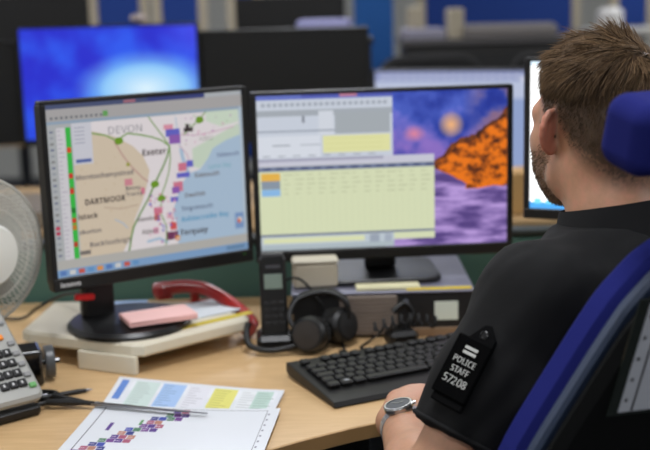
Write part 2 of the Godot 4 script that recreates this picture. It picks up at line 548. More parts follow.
	put_text(im, "Exmouth", .725 * W, .495 * H, 17.1, gy, true)
	put_text(im, "Dawlish", .665 * W, .61 * H, 15.9, gy, true)
	put_text(im, "Teignmouth", .645 * W, .69 * H, 15.9, Color(.42, .48, .58), true)
	put_text(im, "Babbacombe Bay", .64 * W, .755 * H, 17.1, Color(.35, .62, .78), true)
	put_text(im, "Torquay", .63 * W, .835 * H, 20.7, dk, true)
	put_text(im, "Sidmouth", .85 * W, .385 * H, 14.6, Color(.45, .50, .62), true)
	put_text(im, "Lyme Bay", .80 * W, .45 * H, 15.9, Color(.45, .70, .75))
	put_text(im, "A3052", .76 * W, .275 * H, 14.6, Color(.6, .62, .58))
	dot(im, V2(.70, .19) * Vector2(W, H), 8, dk); rect(im, .68, .20, .73, .225, dk)
	# program frame
	rect(im, 0, 0, 1, .028, Color(.30, .34, .48)); rect(im, .80, 0, 1, .028, Color(.72, .74, .76))
	rect(im, .50, 0, .80, .028, Color(.22, .26, .50)); rect(im, .38, .005, .44, .02, Color(.7, .45, .5))
	rect(im, 0, .028, 1, .098, Color(.70, .69, .69))
	for k in 12: rect(im, .02 + k * .024, .072, .032 + k * .024, .086, Color(.42, .44, .46) if k < 11 else Color(.35, .6, .3))
	rect(im, .275, .058, .30, .09, Color(.40, .66, .36))
	rect(im, 0, .098, 1, .115, Color(.60, .68, .76))
	rect(im, 0, .115, .118, .92, Color(.72, .73, .74))
	rect(im, .045, .135, .088, .90, Color(.86, .85, .87))
	rect(im, .088, .135, .112, .90, Color(.22, .76, .28))
	for q in [[.25, .9, .3], [.40, .85, .2], [.48, .5, .55], [.49, .85, .2], [.60, .1, .5], [.66, .85, .25], [.70, .8, .5], [.80, .75, .25]]:
		rect(im, .09, q[0], .11, q[0] + .03, Color(q[1], q[2], .16))
	for k in 22: rect(im, .012, .15 + k * .034, .030, .163 + k * .034, [Color(.45, .48, .58), Color(.6, .62, .66), Color(.5, .5, .5)][k % 3])
	for k in 30: rect(im, .05, .15 + k * .025, .05 + rng.randf_range(.01, .03), .155 + k * .025, Color(.7, .68, .74))
	rect(im, .01, .70, .03, .72, Color(.8, .2, .35)); rect(im, .01, .73, .03, .75, Color(.75, .2, .35))
	rect(im, .118, .115, .214, .355, Color(.84, .84, .88))
	for k in 5: rect(im, .13, .14 + k * .022, .18, .145 + k * .022, Color(.65, .66, .72))
	rect(im, .13, .325, .205, .345, Color(.35, .42, .66))
	rect(im, .118, .86, .17, .885, Color(.5, .47, .45))
	rect(im, .985, .10, 1, .90, Color(.74, .80, .86))
	rect(im, .935, .76, .985, .86, Color(.50, .62, .80)); dot(im, V2(.96, .805) * Vector2(W, H), 11, Color(.92, .88, .85)); rect(im, .95, .80, .965, .825, Color(.85, .35, .2))
	rect(im, 0, .90, 1, .955, Color(.74, .73, .71))
	rect(im, 0, .955, 1, 1, Color(.52, .66, .82))
	for k in 9: rect(im, .015 + k * .045, .962, .045 + k * .045, .99, [Color(.35, .5, .75), Color(.85, .85, .85), Color(.8, .35, .3), Color(.4, .6, .8), Color(.9, .6, .3)][k % 5])
	rect(im, .88, .962, .985, .99, Color(.42, .56, .70))
	return im

func table_image() -> Image:
	var im := Image.create(948, 592, false, Image.FORMAT_RGB8)
	var W := 948.0; var H := 592.0
	# desktop picture: dusk sky, sunlit rock, purple water
	var a := FastNoiseLite.new(); a.seed = 11; a.frequency = 0.006; a.fractal_octaves = 4
	var b := FastNoiseLite.new(); b.seed = 12; b.frequency = 0.03; b.fractal_octaves = 4
	for y in int(H):
		for x in range(480, int(W)):
			var u := x / W; var v := y / H
			var q := a.get_noise_2d(x, y); var w := b.get_noise_2d(x * 0.16, y * .8)
			var sky := Color(.12, .20, .60).lerp(Color(.36, .45, .85), clampf(.5 + q * .9, 0, 1))
			sky = sky.lerp(Color(.62, .45, .78), clampf((v - .18) * 4 + q, 0, 1) * .8)
			sky = sky.lerp(Color(.55, .42, .55), clampf((u - .82) * 8, 0, 1) * clampf(.7 + q * 2.0, 0, 1))
			sky = sky.lerp(Color(1.0, .74, .50), clampf(1.0 - V2((u - .774) * 1.6, v - .22).length() / .085, 0, 1) ** .6)
			sky = sky.lerp(Color(.95, .55, .62), clampf(1.0 - V2((u - .625) * 1.2, v - .27).length() / .06, 0, 1) * .9)
			var edge := lerpf(.44, .13, clampf((u - .70) / .30, 0, 1)) + q * .06
			var col := sky
			var low := lerpf(.50, .625, clampf((u - .72) / .12, 0, 1)) + w * .03
			if v > edge and u > .70 + q * .02:
				var e := clampf(.78 + b.get_noise_2d(x * .45, y * .6) * 1.3 + b.get_noise_2d(x * 1.6 + 900, y * 1.9) * .5, 0, 1)
				col = Color(.25, .10, .05).lerp(Color(.95, .48, .08), e)
				if v < edge + .03: col = col.lerp(Color(.18, .10, .12), .6)
			if v > low:
				col = Color(.34, .26, .52).lerp(Color(.74, .62, .88), clampf(.55 + w * 1.1 + q * .3, 0, 1))
			im.set_pixel(x, y, col)
	var lt := Color(.80, .83, .88)
	rect(im, 0, 0, .54, .42, lt)
	rect(im, 0, 0, .54, .03, Color(.40, .46, .78)); rect(im, .18, 0, .54, .02, Color(.32, .36, .70)); rect(im, .33, .0, .40, .02, Color(.75, .5, .6))
	for k in 22: rect(im, .02 + k * .023, .05, .035 + k * .023, .075, Color(.66, .69, .73))
	rect(im, 0, .095, .54, .135, Color(.66, .69, .72)); rect(im, .31, .12, .53, .255, Color(.66, .69, .71))
	rect(im, .245, .105, .305, .26, Color(.84, .86, .90)); rect(im, 0, .225, .31, .235, Color(.58, .61, .66)); rect(im, .18, .135, .19, .18, Color(.5, .52, .56))
	rect(im, 0, .26, .25, .40, Color(.86, .88, .92))
	rect(im, .26, .265, .53, .375, Color(.90, .90, .66))
	for k in 3: rect(im, .27, .285 + k * .03, .5, .29 + k * .03, Color(.84, .84, .6))
	rect(im, .06, .315, .13, .325, Color(.62, .64, .68)); rect(im, .17, .315, .25, .322, Color(.68, .7, .74))
	for k in 8: rect(im, .02 + k * .06, .385, .05 + k * .06, .392, Color(.62, .64, .68))
	# lower window
	rect(im, 0, .405, .705, .955, Color(.86, .89, .74))
	rect(im, 0, .405, .705, .455, Color(.80, .80, .86)); rect(im, 0, .405, .50, .425, Color(.66, .66, .74)); rect(im, 0, .455, .705, .485, Color(.46, .50, .62))
	for k in 14: rect(im, .02 + k * .05, .46, .05 + k * .05, .478, Color(.32, .36, .50))
	for r in 5:
		for k in 13:
			rect(im, .10 + k * .046, .505 + r * .03, .10 + k * .046 + rng.randf_range(.012, .038), .514 + r * .03, Color(.77, .79, .66))
	for k in 24: rect(im, .09 + k * .0255, .49, .0915 + k * .0255, .89, Color(.80, .83, .70))
	rect(im, .01, .495, .085, .545, Color(.92, .72, .30)); rect(im, .01, .545, .085, .60, Color(.55, .60, .66)); rect(im, .01, .60, .085, .645, Color(.55, .74, .92))
	rect(im, 0, .895, .705, .91, Color(.42, .46, .58))
	rect(im, 0, .91, .54, 1, Color(.76, .80, .84)); rect(im, .01, .92, .42, .955, Color(.88, .90, .72)); rect(im, .44, .915, .48, .98, Color(.62, .66, .72)); rect(im, .50, .915, .53, .98, Color(.66, .7, .76))
	rect(im, 0, .965, .54, 1, Color(.70, .75, .78))
	return im

func blue_image() -> Image:
	var im := Image.create(320, 200, false, Image.FORMAT_RGB8)
	var a := FastNoiseLite.new(); a.seed = 21; a.frequency = 0.01
	for y in 200:
		for x in 320:
			var u := x / 320.0; var v := y / 200.0
			var c := Color(.13, .16, .80).lerp(Color(.16, .34, .93), clampf(.4 + a.get_noise_2d(x, y) * 1.2 + (v - .2) * .5, 0, 1))
			c = c.lerp(Color(.30, .28, .92), clampf((u - .75) * 3, 0, 1) * clampf(1 - v * 2.2, 0, 1))
			var r := V2((u - .70) * .85, (v - .56) * 1.0).length()
			c = c.lerp(Color(.50, .76, .98), clampf((.36 - r) / .16, 0, 1))
			c = c.lerp(Color(.88, .96, 1.0), clampf(1.0 - r / .24, 0, 1))
			im.set_pixel(x, y, c)
	return im

func page_image(kind: int) -> Image:
	var im := Image.create(640, 400, false, Image.FORMAT_RGB8)
	if kind == 0:      # pale window with a lavender head, far monitor
		im.fill(Color(.62, .70, .88))
		rect(im, 0, 0, 1, .10, Color(.62, .66, .84)); rect(im, 0, .10, .97, .28, Color(.80, .84, .95)); rect(im, 0, .28, .75, .9, Color(.84, .86, .90))
		for k in 18: rect(im, .04 + k * .05, .04, .07 + k * .05, .07, Color(.85, .87, .95))
		rect(im, .93, .05, .97, .11, Color(.92, .93, 1))
	else:              # white document
		im.fill(Color(1, 1, 1))
		rect(im, 0, 0, 1, .03, Color(.75, .82, .88)); rect(im, 0, .955, 1, 1, Color(.25, .55, .80))
		for k in 8: rect(im, .02 + k * .05, .93 + .01 * (k % 3), .05 + k * .05, .97, Color(.40, .72, .85))
		for k in 20: rect(im, .15, .12 + k * .035, .15 + rng.randf_range(.4, .7), .125 + k * .035, Color(.8, .82, .84))
	return im

func sheet_image(kind: int) -> Image:
	var im := Image.create(600, 420, false, Image.FORMAT_RGB8)
	im.fill(Color(.83, .84, .86))
	if kind == 0:      # table with coloured columns
		rect(im, .03, .06, .075, .55, Color(.36, .50, .76))
		rect(im, .10, .06, .97, .30, Color(.86, .87, .89))
		var cols := [[.12, .27, Color(.76, .82, .80)], [.29, .43, Color(.62, .73, .88)], [.45, .58, Color(.84, .84, .87)], [.60, .74, Color(.84, .82, .45)], [.76, .85, Color(.85, .86, .87)], [.85, .95, Color(.70, .79, .75)]]
		for c in cols:
			rect(im, c[0], .06, c[1], .94, c[2])
			for k in 14: rect(im, c[0] + .01, .10 + k * .06, c[0] + rng.randf_range(.05, .12), .115 + k * .06, c[2].darkened(.2))
	else:              # staggered bar chart in a frame
		rect(im, .06, .04, .94, .046, Color(.25, .25, .28)); rect(im, .06, .04, .065, .98, Color(.25, .25, .28)); rect(im, .935, .04, .94, .98, Color(.45, .45, .48))
		var pal := [Color(.32, .20, .50), Color(.22, .28, .62), Color(.62, .32, .42), Color(.30, .48, .36), Color(.68, .48, .40), Color(.42, .24, .52), Color(.16, .20, .48)]
		for r in 12:
			var x := .47 - r * .034 + .015 * sin(r * 1.9)
			var m := 2 + (r * 7) % 3
			for k in m:
				rect(im, x + k * .042 - m * .012, .05 + r * .072, x + (k + .95) * .042 - m * .012, .117 + r * .072, pal[(r * 3 + k * 2) % 7])
				if k % 2 == 0: rect(im, x + k * .042 - m * .012, .08 + r * .072, x + (k + .7) * .042 - m * .012, .088 + r * .072, Color(.85, .80, .85))
		for r in 9: rect(im, .945, .10 + r * .1, .955, .13 + r * .1, Color(.5, .5, .55))
		rect(im, .15, .33, .17, .48, pal[0]); rect(im, .30, .26, .315, .36, Color(.35, .55, .35))
	return im

# ------------------------------------------------------------------ monitors
# local frame: screen centre at origin, facing +z
func monitor_at(called: String, label: String, c: Vector3, yaw: float, tilt: float, w: float, h: float, scr: Material, side := 0.010, low := 0.024, group := "", glow := 0.0) -> Node3D:
	var t := thing(called, label, "monitor", c, 0, group)
	t.basis = yb(yaw) * Basis(Vector3.RIGHT, deg_to_rad(-tilt))
	var plast := mat("monitor_plastic", Color(.028, .028, .030), .45)
	var W := w + side * 2; var top := .007; var H := h + top + low
	var cy := (top - low) / 2
	var f := MB.new()
	f.box(Vector3(W, top, .026), .002, Transform3D(Basis(), Vector3(0, h / 2 + top / 2, -.009)))
	f.box(Vector3(W, low, .026), .002, Transform3D(Basis(), Vector3(0, -h / 2 - low / 2, -.009)))
	for s in [-1, 1]: f.box(Vector3(side, h + .002, .0258), .0015, Transform3D(Basis(), Vector3(s * (w / 2 + side / 2), 0, -.009)))
	part(t, "bezel", f, plast)
	var b := MB.new()
	b.prism(rrect(W - .004, H - .004, .012), -.04, -.012, .006, Transform3D(Basis(), Vector3(0, cy, 0)))
	b.prism(rrect(W * .55, H * .55, .03), -.062, -.036, .010, Transform3D(Basis(), Vector3(0, cy, 0)))
	part(t, "housing", b, plast)
	var q := MB.new()
	q.face(Vector3(-w / 2, -h / 2, 0), Vector3(w / 2, -h / 2, 0), Vector3(w / 2, h / 2, 0), Vector3(-w / 2, h / 2, 0))
	part(t, "screen", q, scr)
	if glow > 0.0:
		var l := AreaLight3D.new()
		l.name = "screen_light"
		l.area_size = Vector2(w * .98, h * .98)
		l.light_energy = glow
		l.shadow_enabled = true
		l.area_range = 6.0
		l.rotation.y = PI
		l.position = Vector3(0, 0, .004)
		t.add_child(l)
	return t

func stand(t: Node3D, foot: Vector3, base_r: float, top_y: float, oval := false, shift := 0.0) -> void:
	# foot: world place of the base centre; built in the monitor's frame
	var plast := mat("monitor_plastic", Color.BLACK)
	var g := t.transform.affine_inverse()
	var yaw := Basis(Vector3.UP, t.basis.get_euler().y)
	var lt := g * Transform3D(yaw, foot)
	var b := MB.new()
	if oval: b.prism(rrect(.22, .18, .03), 0.0, .012, .003, lt * Transform3D(Basis(Vector3.RIGHT, -PI / 2), Vector3.ZERO))
	else: b.lathe([Vector2(0, 0), Vector2(base_r, 0), Vector2(base_r, .006), Vector2(base_r - .006, .012), Vector2(base_r * .5, .016), Vector2(0, .017)], 48, lt)
	part(t, "base", b, mat("stand_plastic", Color(.045, .047, .052), .35))
	var k := MB.new()
	var rel := lt.affine_inverse() * Vector3(0, 0, -.058)    # back of the panel, seen from the foot
	var z := rel.z - .012
	k.box(Vector3(.062, top_y - foot.y - .01, .024), .006, lt * Transform3D(Basis(), Vector3(shift, (top_y - foot.y) / 2 + .005, z)))
	part(t, "column", k, plast)
	var hd := MB.new()
	hd.box(Vector3(.09, .09, .03), .008, Transform3D(Basis(), Vector3(shift * .8, (g * Vector3(foot.x, top_y - .03, foot.z)).y, -.066)))
	part(t, "mount", hd, plast)

# ------------------------------------------------------------------ main
func _ready() -> void:
	rng.seed = 77
	# --- camera
	var cam := Camera3D.new()
	cam.name = "camera"
	var p := deg_to_rad(11.4); var r := deg_to_rad(1.54)
	var fw := Vector3(0, -sin(p), -cos(p)); var up := Vector3(0, cos(p), -sin(p)); var ri := Vector3.RIGHT
	cam.transform = Transform3D(Basis(ri * cos(r) - up * sin(r), ri * sin(r) + up * cos(r), -fw), Vector3(0, 1.38, 0))
	cam.fov = 2.0 * rad_to_deg(atan(225.0 / 1180.0))
	cam.near = 0.05; cam.far = 60.0
	var ca := CameraAttributesPhysical.new()
	ca.frustum_focal_length = 1180.0 * 24.0 / 450.0
	ca.frustum_focus_distance = 1.60
	ca.exposure_aperture = 3.4
	cam.attributes = ca
	add_child(cam)
	cam.current = true
	# --- surroundings and exposure
	var e := Environment.new()
	e.background_mode = Environment.BG_COLOR
	e.background_color = Color(0, 0, 0)
	e.tonemap_mode = Environment.TONE_MAPPER_LINEAR
	e.tonemap_exposure = 1.5
	e.sdfgi_enabled = true; e.ssao_enabled = true; e.ssil_enabled = true
	var we := WorldEnvironment.new()
	we.name = "surroundings"; we.environment = e
	add_child(we)
	# --- ceiling light panels
	ceiling_lights()
	room()
	main_desk()
	workstation()
	far_row()
	backdrop()
	person_and_chair()

const CEIL := 2.7
func ceiling_lights() -> void:
	var glow := StandardMaterial3D.new()
	glow.albedo_color = Color(.9, .9, .9)
	glow.emission_enabled = true; glow.emission = Color(.97, .98, 1.0); glow.emission_energy_multiplier = 2.0
	var white := mat("lamp_frame", Color(.85, .85, .85), .5)
	var k := 0
	for z in [1.0, -1.4, -3.8, -6.2]:
		for x in [-2.4, 0.0, 2.4]:
			var t := thing("ceiling_light", "square recessed white ceiling light panel", "ceiling light", Vector3(x, CEIL, z), 0, "ceiling light panels")
			var f := MB.new()
			for s in [-1, 1]:
				f.box(Vector3(.62, .02, .02), .002, Transform3D(Basis(), Vector3(0, -.01, s * .30)))
				f.box(Vector3(.02, .02, .58), .002, Transform3D(Basis(), Vector3(s * .30, -.01, 0)))
			part(t, "frame", f, white)
			part(t, "diffuser", bx(Vector3(.58, .01, .58), .001, Vector3(0, -.006, 0)), glow)
			var l := AreaLight3D.new()
			l.name = "ceiling_panel_light"
			l.area_size = Vector2(.58, .58)
			l.light_color = Color(.97, .98, 1.0)
			l.light_energy = 1.6
			l.area_range = 14.0
			l.shadow_enabled = true
			l.rotation.x = -PI / 2
			l.position = Vector3(0, -.025, 0)
			t.add_child(l)
			k += 1

func room() -> void:
	var carpet := mat("carpet", Color(1, 1, 1), .95, {"tex": noise_tex(.08, [[0.0, Color(.12, .13, .15)], [1.0, Color(.24, .25, .28)]], 3), "scale": Vector3(1.5, 1.5, 1.5), "world": true})
	var wall := mat("wall_paint", Color(.72, .72, .70), .9)
	var ceil_m := mat("ceiling_tile", Color(.82, .82, .80), .9)
	struct_box("floor", Vector3(-4.1, -.1, -9.1), Vector3(4.1, 0, 2.6), carpet)
	struct_box("ceiling", Vector3(-4.1, CEIL + .005, -9.1), Vector3(4.1, CEIL + .1, 2.6), ceil_m)
	struct_box("wall_left", Vector3(-4.1, 0, -9.1), Vector3(-4, CEIL, 2.6), wall)
	struct_box("wall_right", Vector3(4, 0, -9.1), Vector3(4.1, CEIL, 2.6), wall)
	struct_box("wall_front", Vector3(-4, 0, 2.5), Vector3(4, CEIL, 2.6), wall)
	struct_box("wall_back", Vector3(-4, 0, -9.1), Vector3(4, CEIL, -9), wall)

# the wave-edged desk top and its frame
func main_desk() -> void:
	var wood := mat("desk_wood", Color(1, 1, 1), .42, {"tex": ImageTexture.create_from_image(wood_tex().get_image()), "scale": Vector3(1.1, 1.1, 1.1)})
	var edge_m := mat("desk_edge", Color(.66, .52, .34), .45)
	var steel := mat("desk_steel", Color(.36, .37, .39), .45, {"metal": .3})
	var front := []
	for q in curve([Vector3(-.56, 0, -.55), Vector3(-.52, 0, -.9), Vector3(-.42, 0, -1.22), Vector3(-.25, 0, -1.47), Vector3(-.091, 0, -1.599), Vector3(0, 0, -1.659), Vector3(.083, 0, -1.702), Vector3(.25, 0, -1.765), Vector3(.5, 0, -1.80), Vector3(1.25, 0, -1.80)], 5): front.append(Vector2(q.x, q.z))
	var outline := PackedVector2Array(front)
	outline.append(Vector2(1.25, -2.46)); outline.append(Vector2(-1.3, -2.46)); outline.append(Vector2(-1.3, -.55))
	var t := thing("office_desk", "light wood wave-edged office desk carrying the monitors and keyboard", "desk", Vector3(0, 0, 0))
	var flip := Transform3D(Basis(Vector3(1, 0, 0), Vector3(0, 0, 1), Vector3(0, -1, 0)), Vector3(0, 0, 0))   # poly xy -> world xz, z -> -y
	var top := MB.new()
	top.prism(outline, -.73, -.706, .0015, flip)
	part(t, "desktop", top, wood)
	var band := MB.new()                                  # edging strip along the front
	for i in front.size() - 1:
		var a: Vector2 = front[i]; var b: Vector2 = front[i + 1]
		var n := Vector2((b - a).y, -(b - a).x).normalized() * -.0012
		band.quad(Vector3(a.x + n.x, .7075, a.y + n.y), Vector3(b.x + n.x, .7075, b.y + n.y), Vector3(b.x + n.x, .7285, b.y + n.y), Vector3(a.x + n.x, .7285, a.y + n.y))
		band.quad(Vector3(a.x, .7285, a.y), Vector3(a.x + n.x, .7285, a.y + n.y), Vector3(b.x + n.x, .7285, b.y + n.y), Vector3(b.x, .7285, b.y))
	part(t, "edge_band", band, edge_m)
	for q in [[-1.2, -.7], [-1.2, -2.35], [1.15, -2.35], [1.15, -1.95], [.10, -2.0]]:
		var l := MB.new()
		l.box(Vector3(.06, .704, .06), .004, Transform3D(Basis(), Vector3(q[0], .353, q[1])))
		part(t, "leg", l, steel)
	part(t, "modesty_panel", bx(Vector3(2.3, .35, .018), .002, Vector3(-.02, .50, -2.40)), mat("panel_dark", Color(.06, .06, .065), .6))
	var rail := MB.new()
	rail.box(Vector3(2.3, .05, .04), .004, Transform3D(Basis(), Vector3(-.02, .68, -2.05)))
	part(t, "rail", rail, steel)
	# divider behind the desk
	var fab := mat("divider_fabric", Color(1, 1, 1), .95, {"tex": noise_tex(.25, [[0.0, Color(.24, .36, .32)], [1.0, Color(.32, .45, .40)]], 8), "scale": Vector3(6, 6, 6)})
	var d := thing("desk_divider", "low teal green fabric divider along the back of the desk", "divider", Vector3(0, 0, -2.50))
	part(d, "panel", bx(Vector3(2.7, .83, .045), .008, Vector3(-.02, .430, 0)), fab)
	part(d, "top_rail", bx(Vector3(2.7, .014, .05), .003, Vector3(-.02, .851, 0)), mat("divider_rail", Color(.10, .14, .13), .5))
	for x in [-1.2, 1.2]: part(d, "foot", bx(Vector3(.05, .02, .3), .003, Vector3(x, .01, 0)), steel)

func workstation() -> void:
	var D := .73
	var black := mat("black_plastic", Color(.022, .022, .024), .42)
	var blackm := mat("black_matte", Color(.03, .03, .032), .7)
	var beige := mat("beige_plastic", Color(.84, .81, .73), .5)
	# --- riser under the map monitor: a slab with a cut corner on panel legs
	var rt := thing("monitor_riser", "cream plastic monitor riser under the map screen", "riser", Vector3(-.34, D, -2.12))
	var flip := Transform3D(Basis(Vector3(1, 0, 0), Vector3(0, 0, 1), Vector3(0, -1, 0)), Vector3.ZERO)
	var pl := PackedVector2Array()
	var raw := [Vector2(-.540, -2.052), Vector2(-.340, -1.957), Vector2(-.318, -1.957), Vector2(-.148, -2.100), Vector2(-.147, -2.120), Vector2(-.27, -2.235), Vector2(-.54, -2.26), Vector2(-.556, -2.07)]
	for q in raw: pl.append(q - Vector2(-.34, -2.12))
	var sl := MB.new()
	sl.prism(pl, -.055, -.030, .005, flip)
	part(rt, "slab", sl, beige)
	var lg := MB.new()
	lg.box(Vector3(.120, .034, .012), .002, Transform3D(yb(-24), Vector3(-.046, .017, .142)))
	part(rt, "leg", lg, beige)
	var lg2 := MB.new()
	lg2.box(Vector3(.012, .034, .12), .002, Transform3D(yb(-40), Vector3(.115, .017, -.045)))
	part(rt, "leg", lg2, beige)
	var lg3 := MB.new()
	lg3.box(Vector3(.012, .034, .17), .002, Transform3D(yb(0), Vector3(-.19, .017, -.08)))
	part(rt, "leg", lg3, beige)
	# --- map monitor
	var m1 := monitor_at("monitor", "square black monitor showing a road map with green margin bar", Vector3(-.308, 1.046, -2.095), 32, .7, .376, .301, screen_mat(map_image(), .50), .010, .024, "", .012)
	stand(m1, Vector3(-.362, D + .055, -2.083), .112, 1.02, false, -.04)
	var tag := TextMesh.new()
	tag = text_mesh("lenovo", .0004, 32, .00036, true)
	part(m1, "maker_name", tag, mat("white_print", Color(.8, .8, .8), .6), Transform3D(Basis(), Vector3(-.186, -.163, .0045)))
	part(m1, "power_light", bx(Vector3(.004, .002, .002), .0005, Vector3(.178, -.158, .004)), mat("led_green", Color(.25, .55, .12), .4))
	var clip := MB.new()
	clip.box(Vector3(.036, .011, .010), .002, Transform3D(Basis(Vector3.BACK, -.12), Vector3(-.135, -.196, -.02)))
	part(m1, "cable_tie", clip, mat("red_tape", Color(.80, .05, .05), .5))
	# --- spreadsheet monitor
	var m2 := monitor_at("monitor", "wide black monitor showing pale yellow tables over a sunset wallpaper", Vector3(.114, 1.036, -2.216), 3.7, 0.0, .474, .296, screen_mat(table_image(), .60), .011, .022, "", .012)
	stand(m2, Vector3(.108, D + .09, -2.27), .1, 1.0, true)
	part(m2, "power_light", bx(Vector3(.006, .003, .002), .0005, Vector3(.236, -.161, .004)), mat("led_green", Color.GREEN))
	# --- third monitor behind the head
	var m3 := monitor_at("monitor", "black monitor with a blank bright white page beyond the man's face", Vector3(.592, 1.098, -2.11), -22, 0, .44, .275, screen_mat(page_image(1), 1.2), .012, .02, "", .03)
	stand(m3, Vector3(.612, D, -2.165), .10, 1.06)
	# --- cable of the map monitor
	var cb := MB.new()
	cb.tube(curve([Vector3(-.41, .89, -2.13), Vector3(-.455, .825, -2.19), Vector3(-.52, .80, -2.25), Vector3(-.58, .765, -2.29), Vector3(-.62, .740, -2.30), Vector3(-.70, .738, -2.34)], 6), .0035, 8)
	single("monitor_cable", "black cable looping from behind the map monitor to the desk", "cable", cb, black)
	# --- pink sticky pad on the base
	var pk := thing("note_pad", "pink paper note pad lying on the round monitor base", "note pad", Vector3(-.305, D + .0722, -2.055), 24)
	part(pk, "pad", bx(Vector3(.125, .009, .075), .001, Vector3(0, .0045, 0)), mat("pink_paper", Color(.90, .70, .68), .85))
	part(pk, "top_leaf", bx(Vector3(.122, .0008, .073), .0002, Vector3(.001, .0096, .001), Basis(Vector3.UP, .03)), mat("pink_leaf", Color(.92, .74, .72), .85))
	# --- papers on the riser
	single("paper_sheet", "white sheet with a yellow strip on the riser beside the red handset", "paper", sheet_mesh(.17, .10, .0015), mat("riser_sheet", Color(.80, .82, .84), .8), Transform3D(yb(36), Vector3(-.262, D + .0555, -2.150)))
	single("paper_strip", "yellow paper strip along the front edge of the riser", "paper", sheet_mesh(.20, .018, .001), mat("yellow_paper", Color(.78, .70, .22), .8), Transform3D(yb(38), Vector3(-.222, D + .0552, -2.078)))
	single("paper_sheet", "pale blue sheet lying behind the round monitor base", "paper", sheet_mesh(.10, .06, .001), mat("blue_sheet", Color(.62, .72, .86), .8), Transform3D(yb(5), Vector3(-.40, D + .0552, -2.215)))
	red_phone()
	desktop_computer()
	cordless_phone()
	headset()
	keyboard()
	desk_phone()
	fan()
	# --- cream box behind the cordless phone
	var sp := thing("cream_box", "small cream box on the computer behind the cordless phone", "box", Vector3(-.022, D + .0905, -2.19), 4)
	part(sp, "body", bx(Vector3(.085, .050, .05), .006, Vector3(0, .025, 0)), mat("cream_plastic", Color(.70, .66, .58), .6))
	part(sp, "lid", bx(Vector3(.088, .010, .053), .004, Vector3(0, .052, 0)), mat("cream_lid", Color(.76, .73, .66), .6))
	# --- printed sheets at the front
	paper("table printed in green, blue and yellow columns on a white sheet", sheet_image(0), [Vector2(-.36, -1.94), Vector2(-.073, -1.836), Vector2(-.10, -1.66), Vector2(-.370, -1.755)], D + .0008)
	paper("white sheet with a purple staircase bar chart, nearest on the desk", sheet_image(1), [Vector2(-.373, -1.798), Vector2(-.077, -1.748), Vector2(-.10, -1.535), Vector2(-.40, -1.585)], D + .0022)
	scissors()
	tape_box()

func sheet_mesh(w: float, d: float, t: float) -> MB:
	return bx(Vector3(w, t, d), .0002, Vector3(0, t / 2, 0))

func paper(label: String, im: Image, c: Array, y: float) -> void:
	var t := thing("printed_sheet", label, "paper", Vector3(c[0].x, y, c[0].y))
	var m := StandardMaterial3D.new()
	m.albedo_texture = ImageTexture.create_from_image(im); m.roughness = .75
	# corners: top-left, top-right, bottom-right, bottom-left; a gently curling grid
	var mb := MB.new()
	var N := 8
	var P := func(i, j):
		var u: float = float(i) / N; var v: float = float(j) / N
		var q: Vector2 = c[0].lerp(c[1], u).lerp(c[3].lerp(c[2], u), v) - c[0]
		return Vector3(q.x, .004 * pow(u, 6) + .002 * pow(1 - v, 6), q.y)
	for i in N:
		for j in N:
			var uv := [V2(i, j) / N, V2(i, j + 1) / N, V2(i + 1, j + 1) / N, V2(i + 1, j) / N]
			var pp := [P.call(i, j), P.call(i, j + 1), P.call(i + 1, j + 1), P.call(i + 1, j)]
			for w in [[0, 2, 1], [0, 3, 2]]:
				for k in w: mb.vert(pp[k], Vector3.UP, uv[k])
	part(t, "sheet", mb, m)

func red_phone() -> void:
	var D := .73
	var red := mat("red_plastic", Color(.62, .12, .11), .35, {"coat": .3})
	var o := Vector3(-.20, D, -2.29)
	var t := thing("red_telephone", "red desk telephone with its handset, behind the cream riser", "telephone", o)
	var b := MB.new()
	b.prism(PackedVector2Array([Vector2(-.09, 0), Vector2(.03, 0), Vector2(.03, .022), Vector2(.0, .036), Vector2(-.09, .040)]), -.05, .03, .005, Transform3D(yb(28), Vector3(.0, 0, .0)))
	part(t, "body", b, red)
	var pts := []
	for q in [Vector3(-.338, .799, -2.262), Vector3(-.315, .806, -2.255), Vector3(-.28, .812, -2.245), Vector3(-.236, .811, -2.225), Vector3(-.19, .793, -2.195), Vector3(-.155, .770, -2.165), Vector3(-.145, .752, -2.155)]: pts.append(q - o)
	var c := curve(pts, 5)
	var rad := []
	for k in c.size():
		var u := float(k) / (c.size() - 1)
		rad.append(.0125 + .006 * pow(absf(u * 2 - 1), 3) - (.006 if k == 0 or k == c.size() - 1 else 0.0))
	var h := MB.new()
	h.tube(c, rad, 14)
	var hs := part(t, "handset", h, red)
	part(hs, "earpiece", MBlathe([Vector2(0, -.016), Vector2(.017, -.016), Vector2(.021, -.006), Vector2(.019, .008), Vector2(0, .012)], Transform3D(Basis(Vector3.BACK, .05), Vector3(-.322, .803, -2.257) - o)), red)
	part(hs, "mouthpiece", MBlathe([Vector2(0, -.018), Vector2(.016, -.018), Vector2(.019, -.008), Vector2(.017, .008), Vector2(0, .012)], Transform3D(Basis(Vector3.BACK, -.5), Vector3(-.149, .756, -2.160) - o)), mat("red_pale", Color(.66, .30, .28), .45))
	for q in [[Vector3(-.26, .74, -2.262), Vector3(-.26, .800, -2.25)], [Vector3(-.195, .74, -2.225), Vector3(-.19, .782, -2.205)]]:
		var cr := MB.new()
		cr.tube([q[0] - o, q[1] - o], .009, 10)
		part(t, "cradle_post", cr, red)

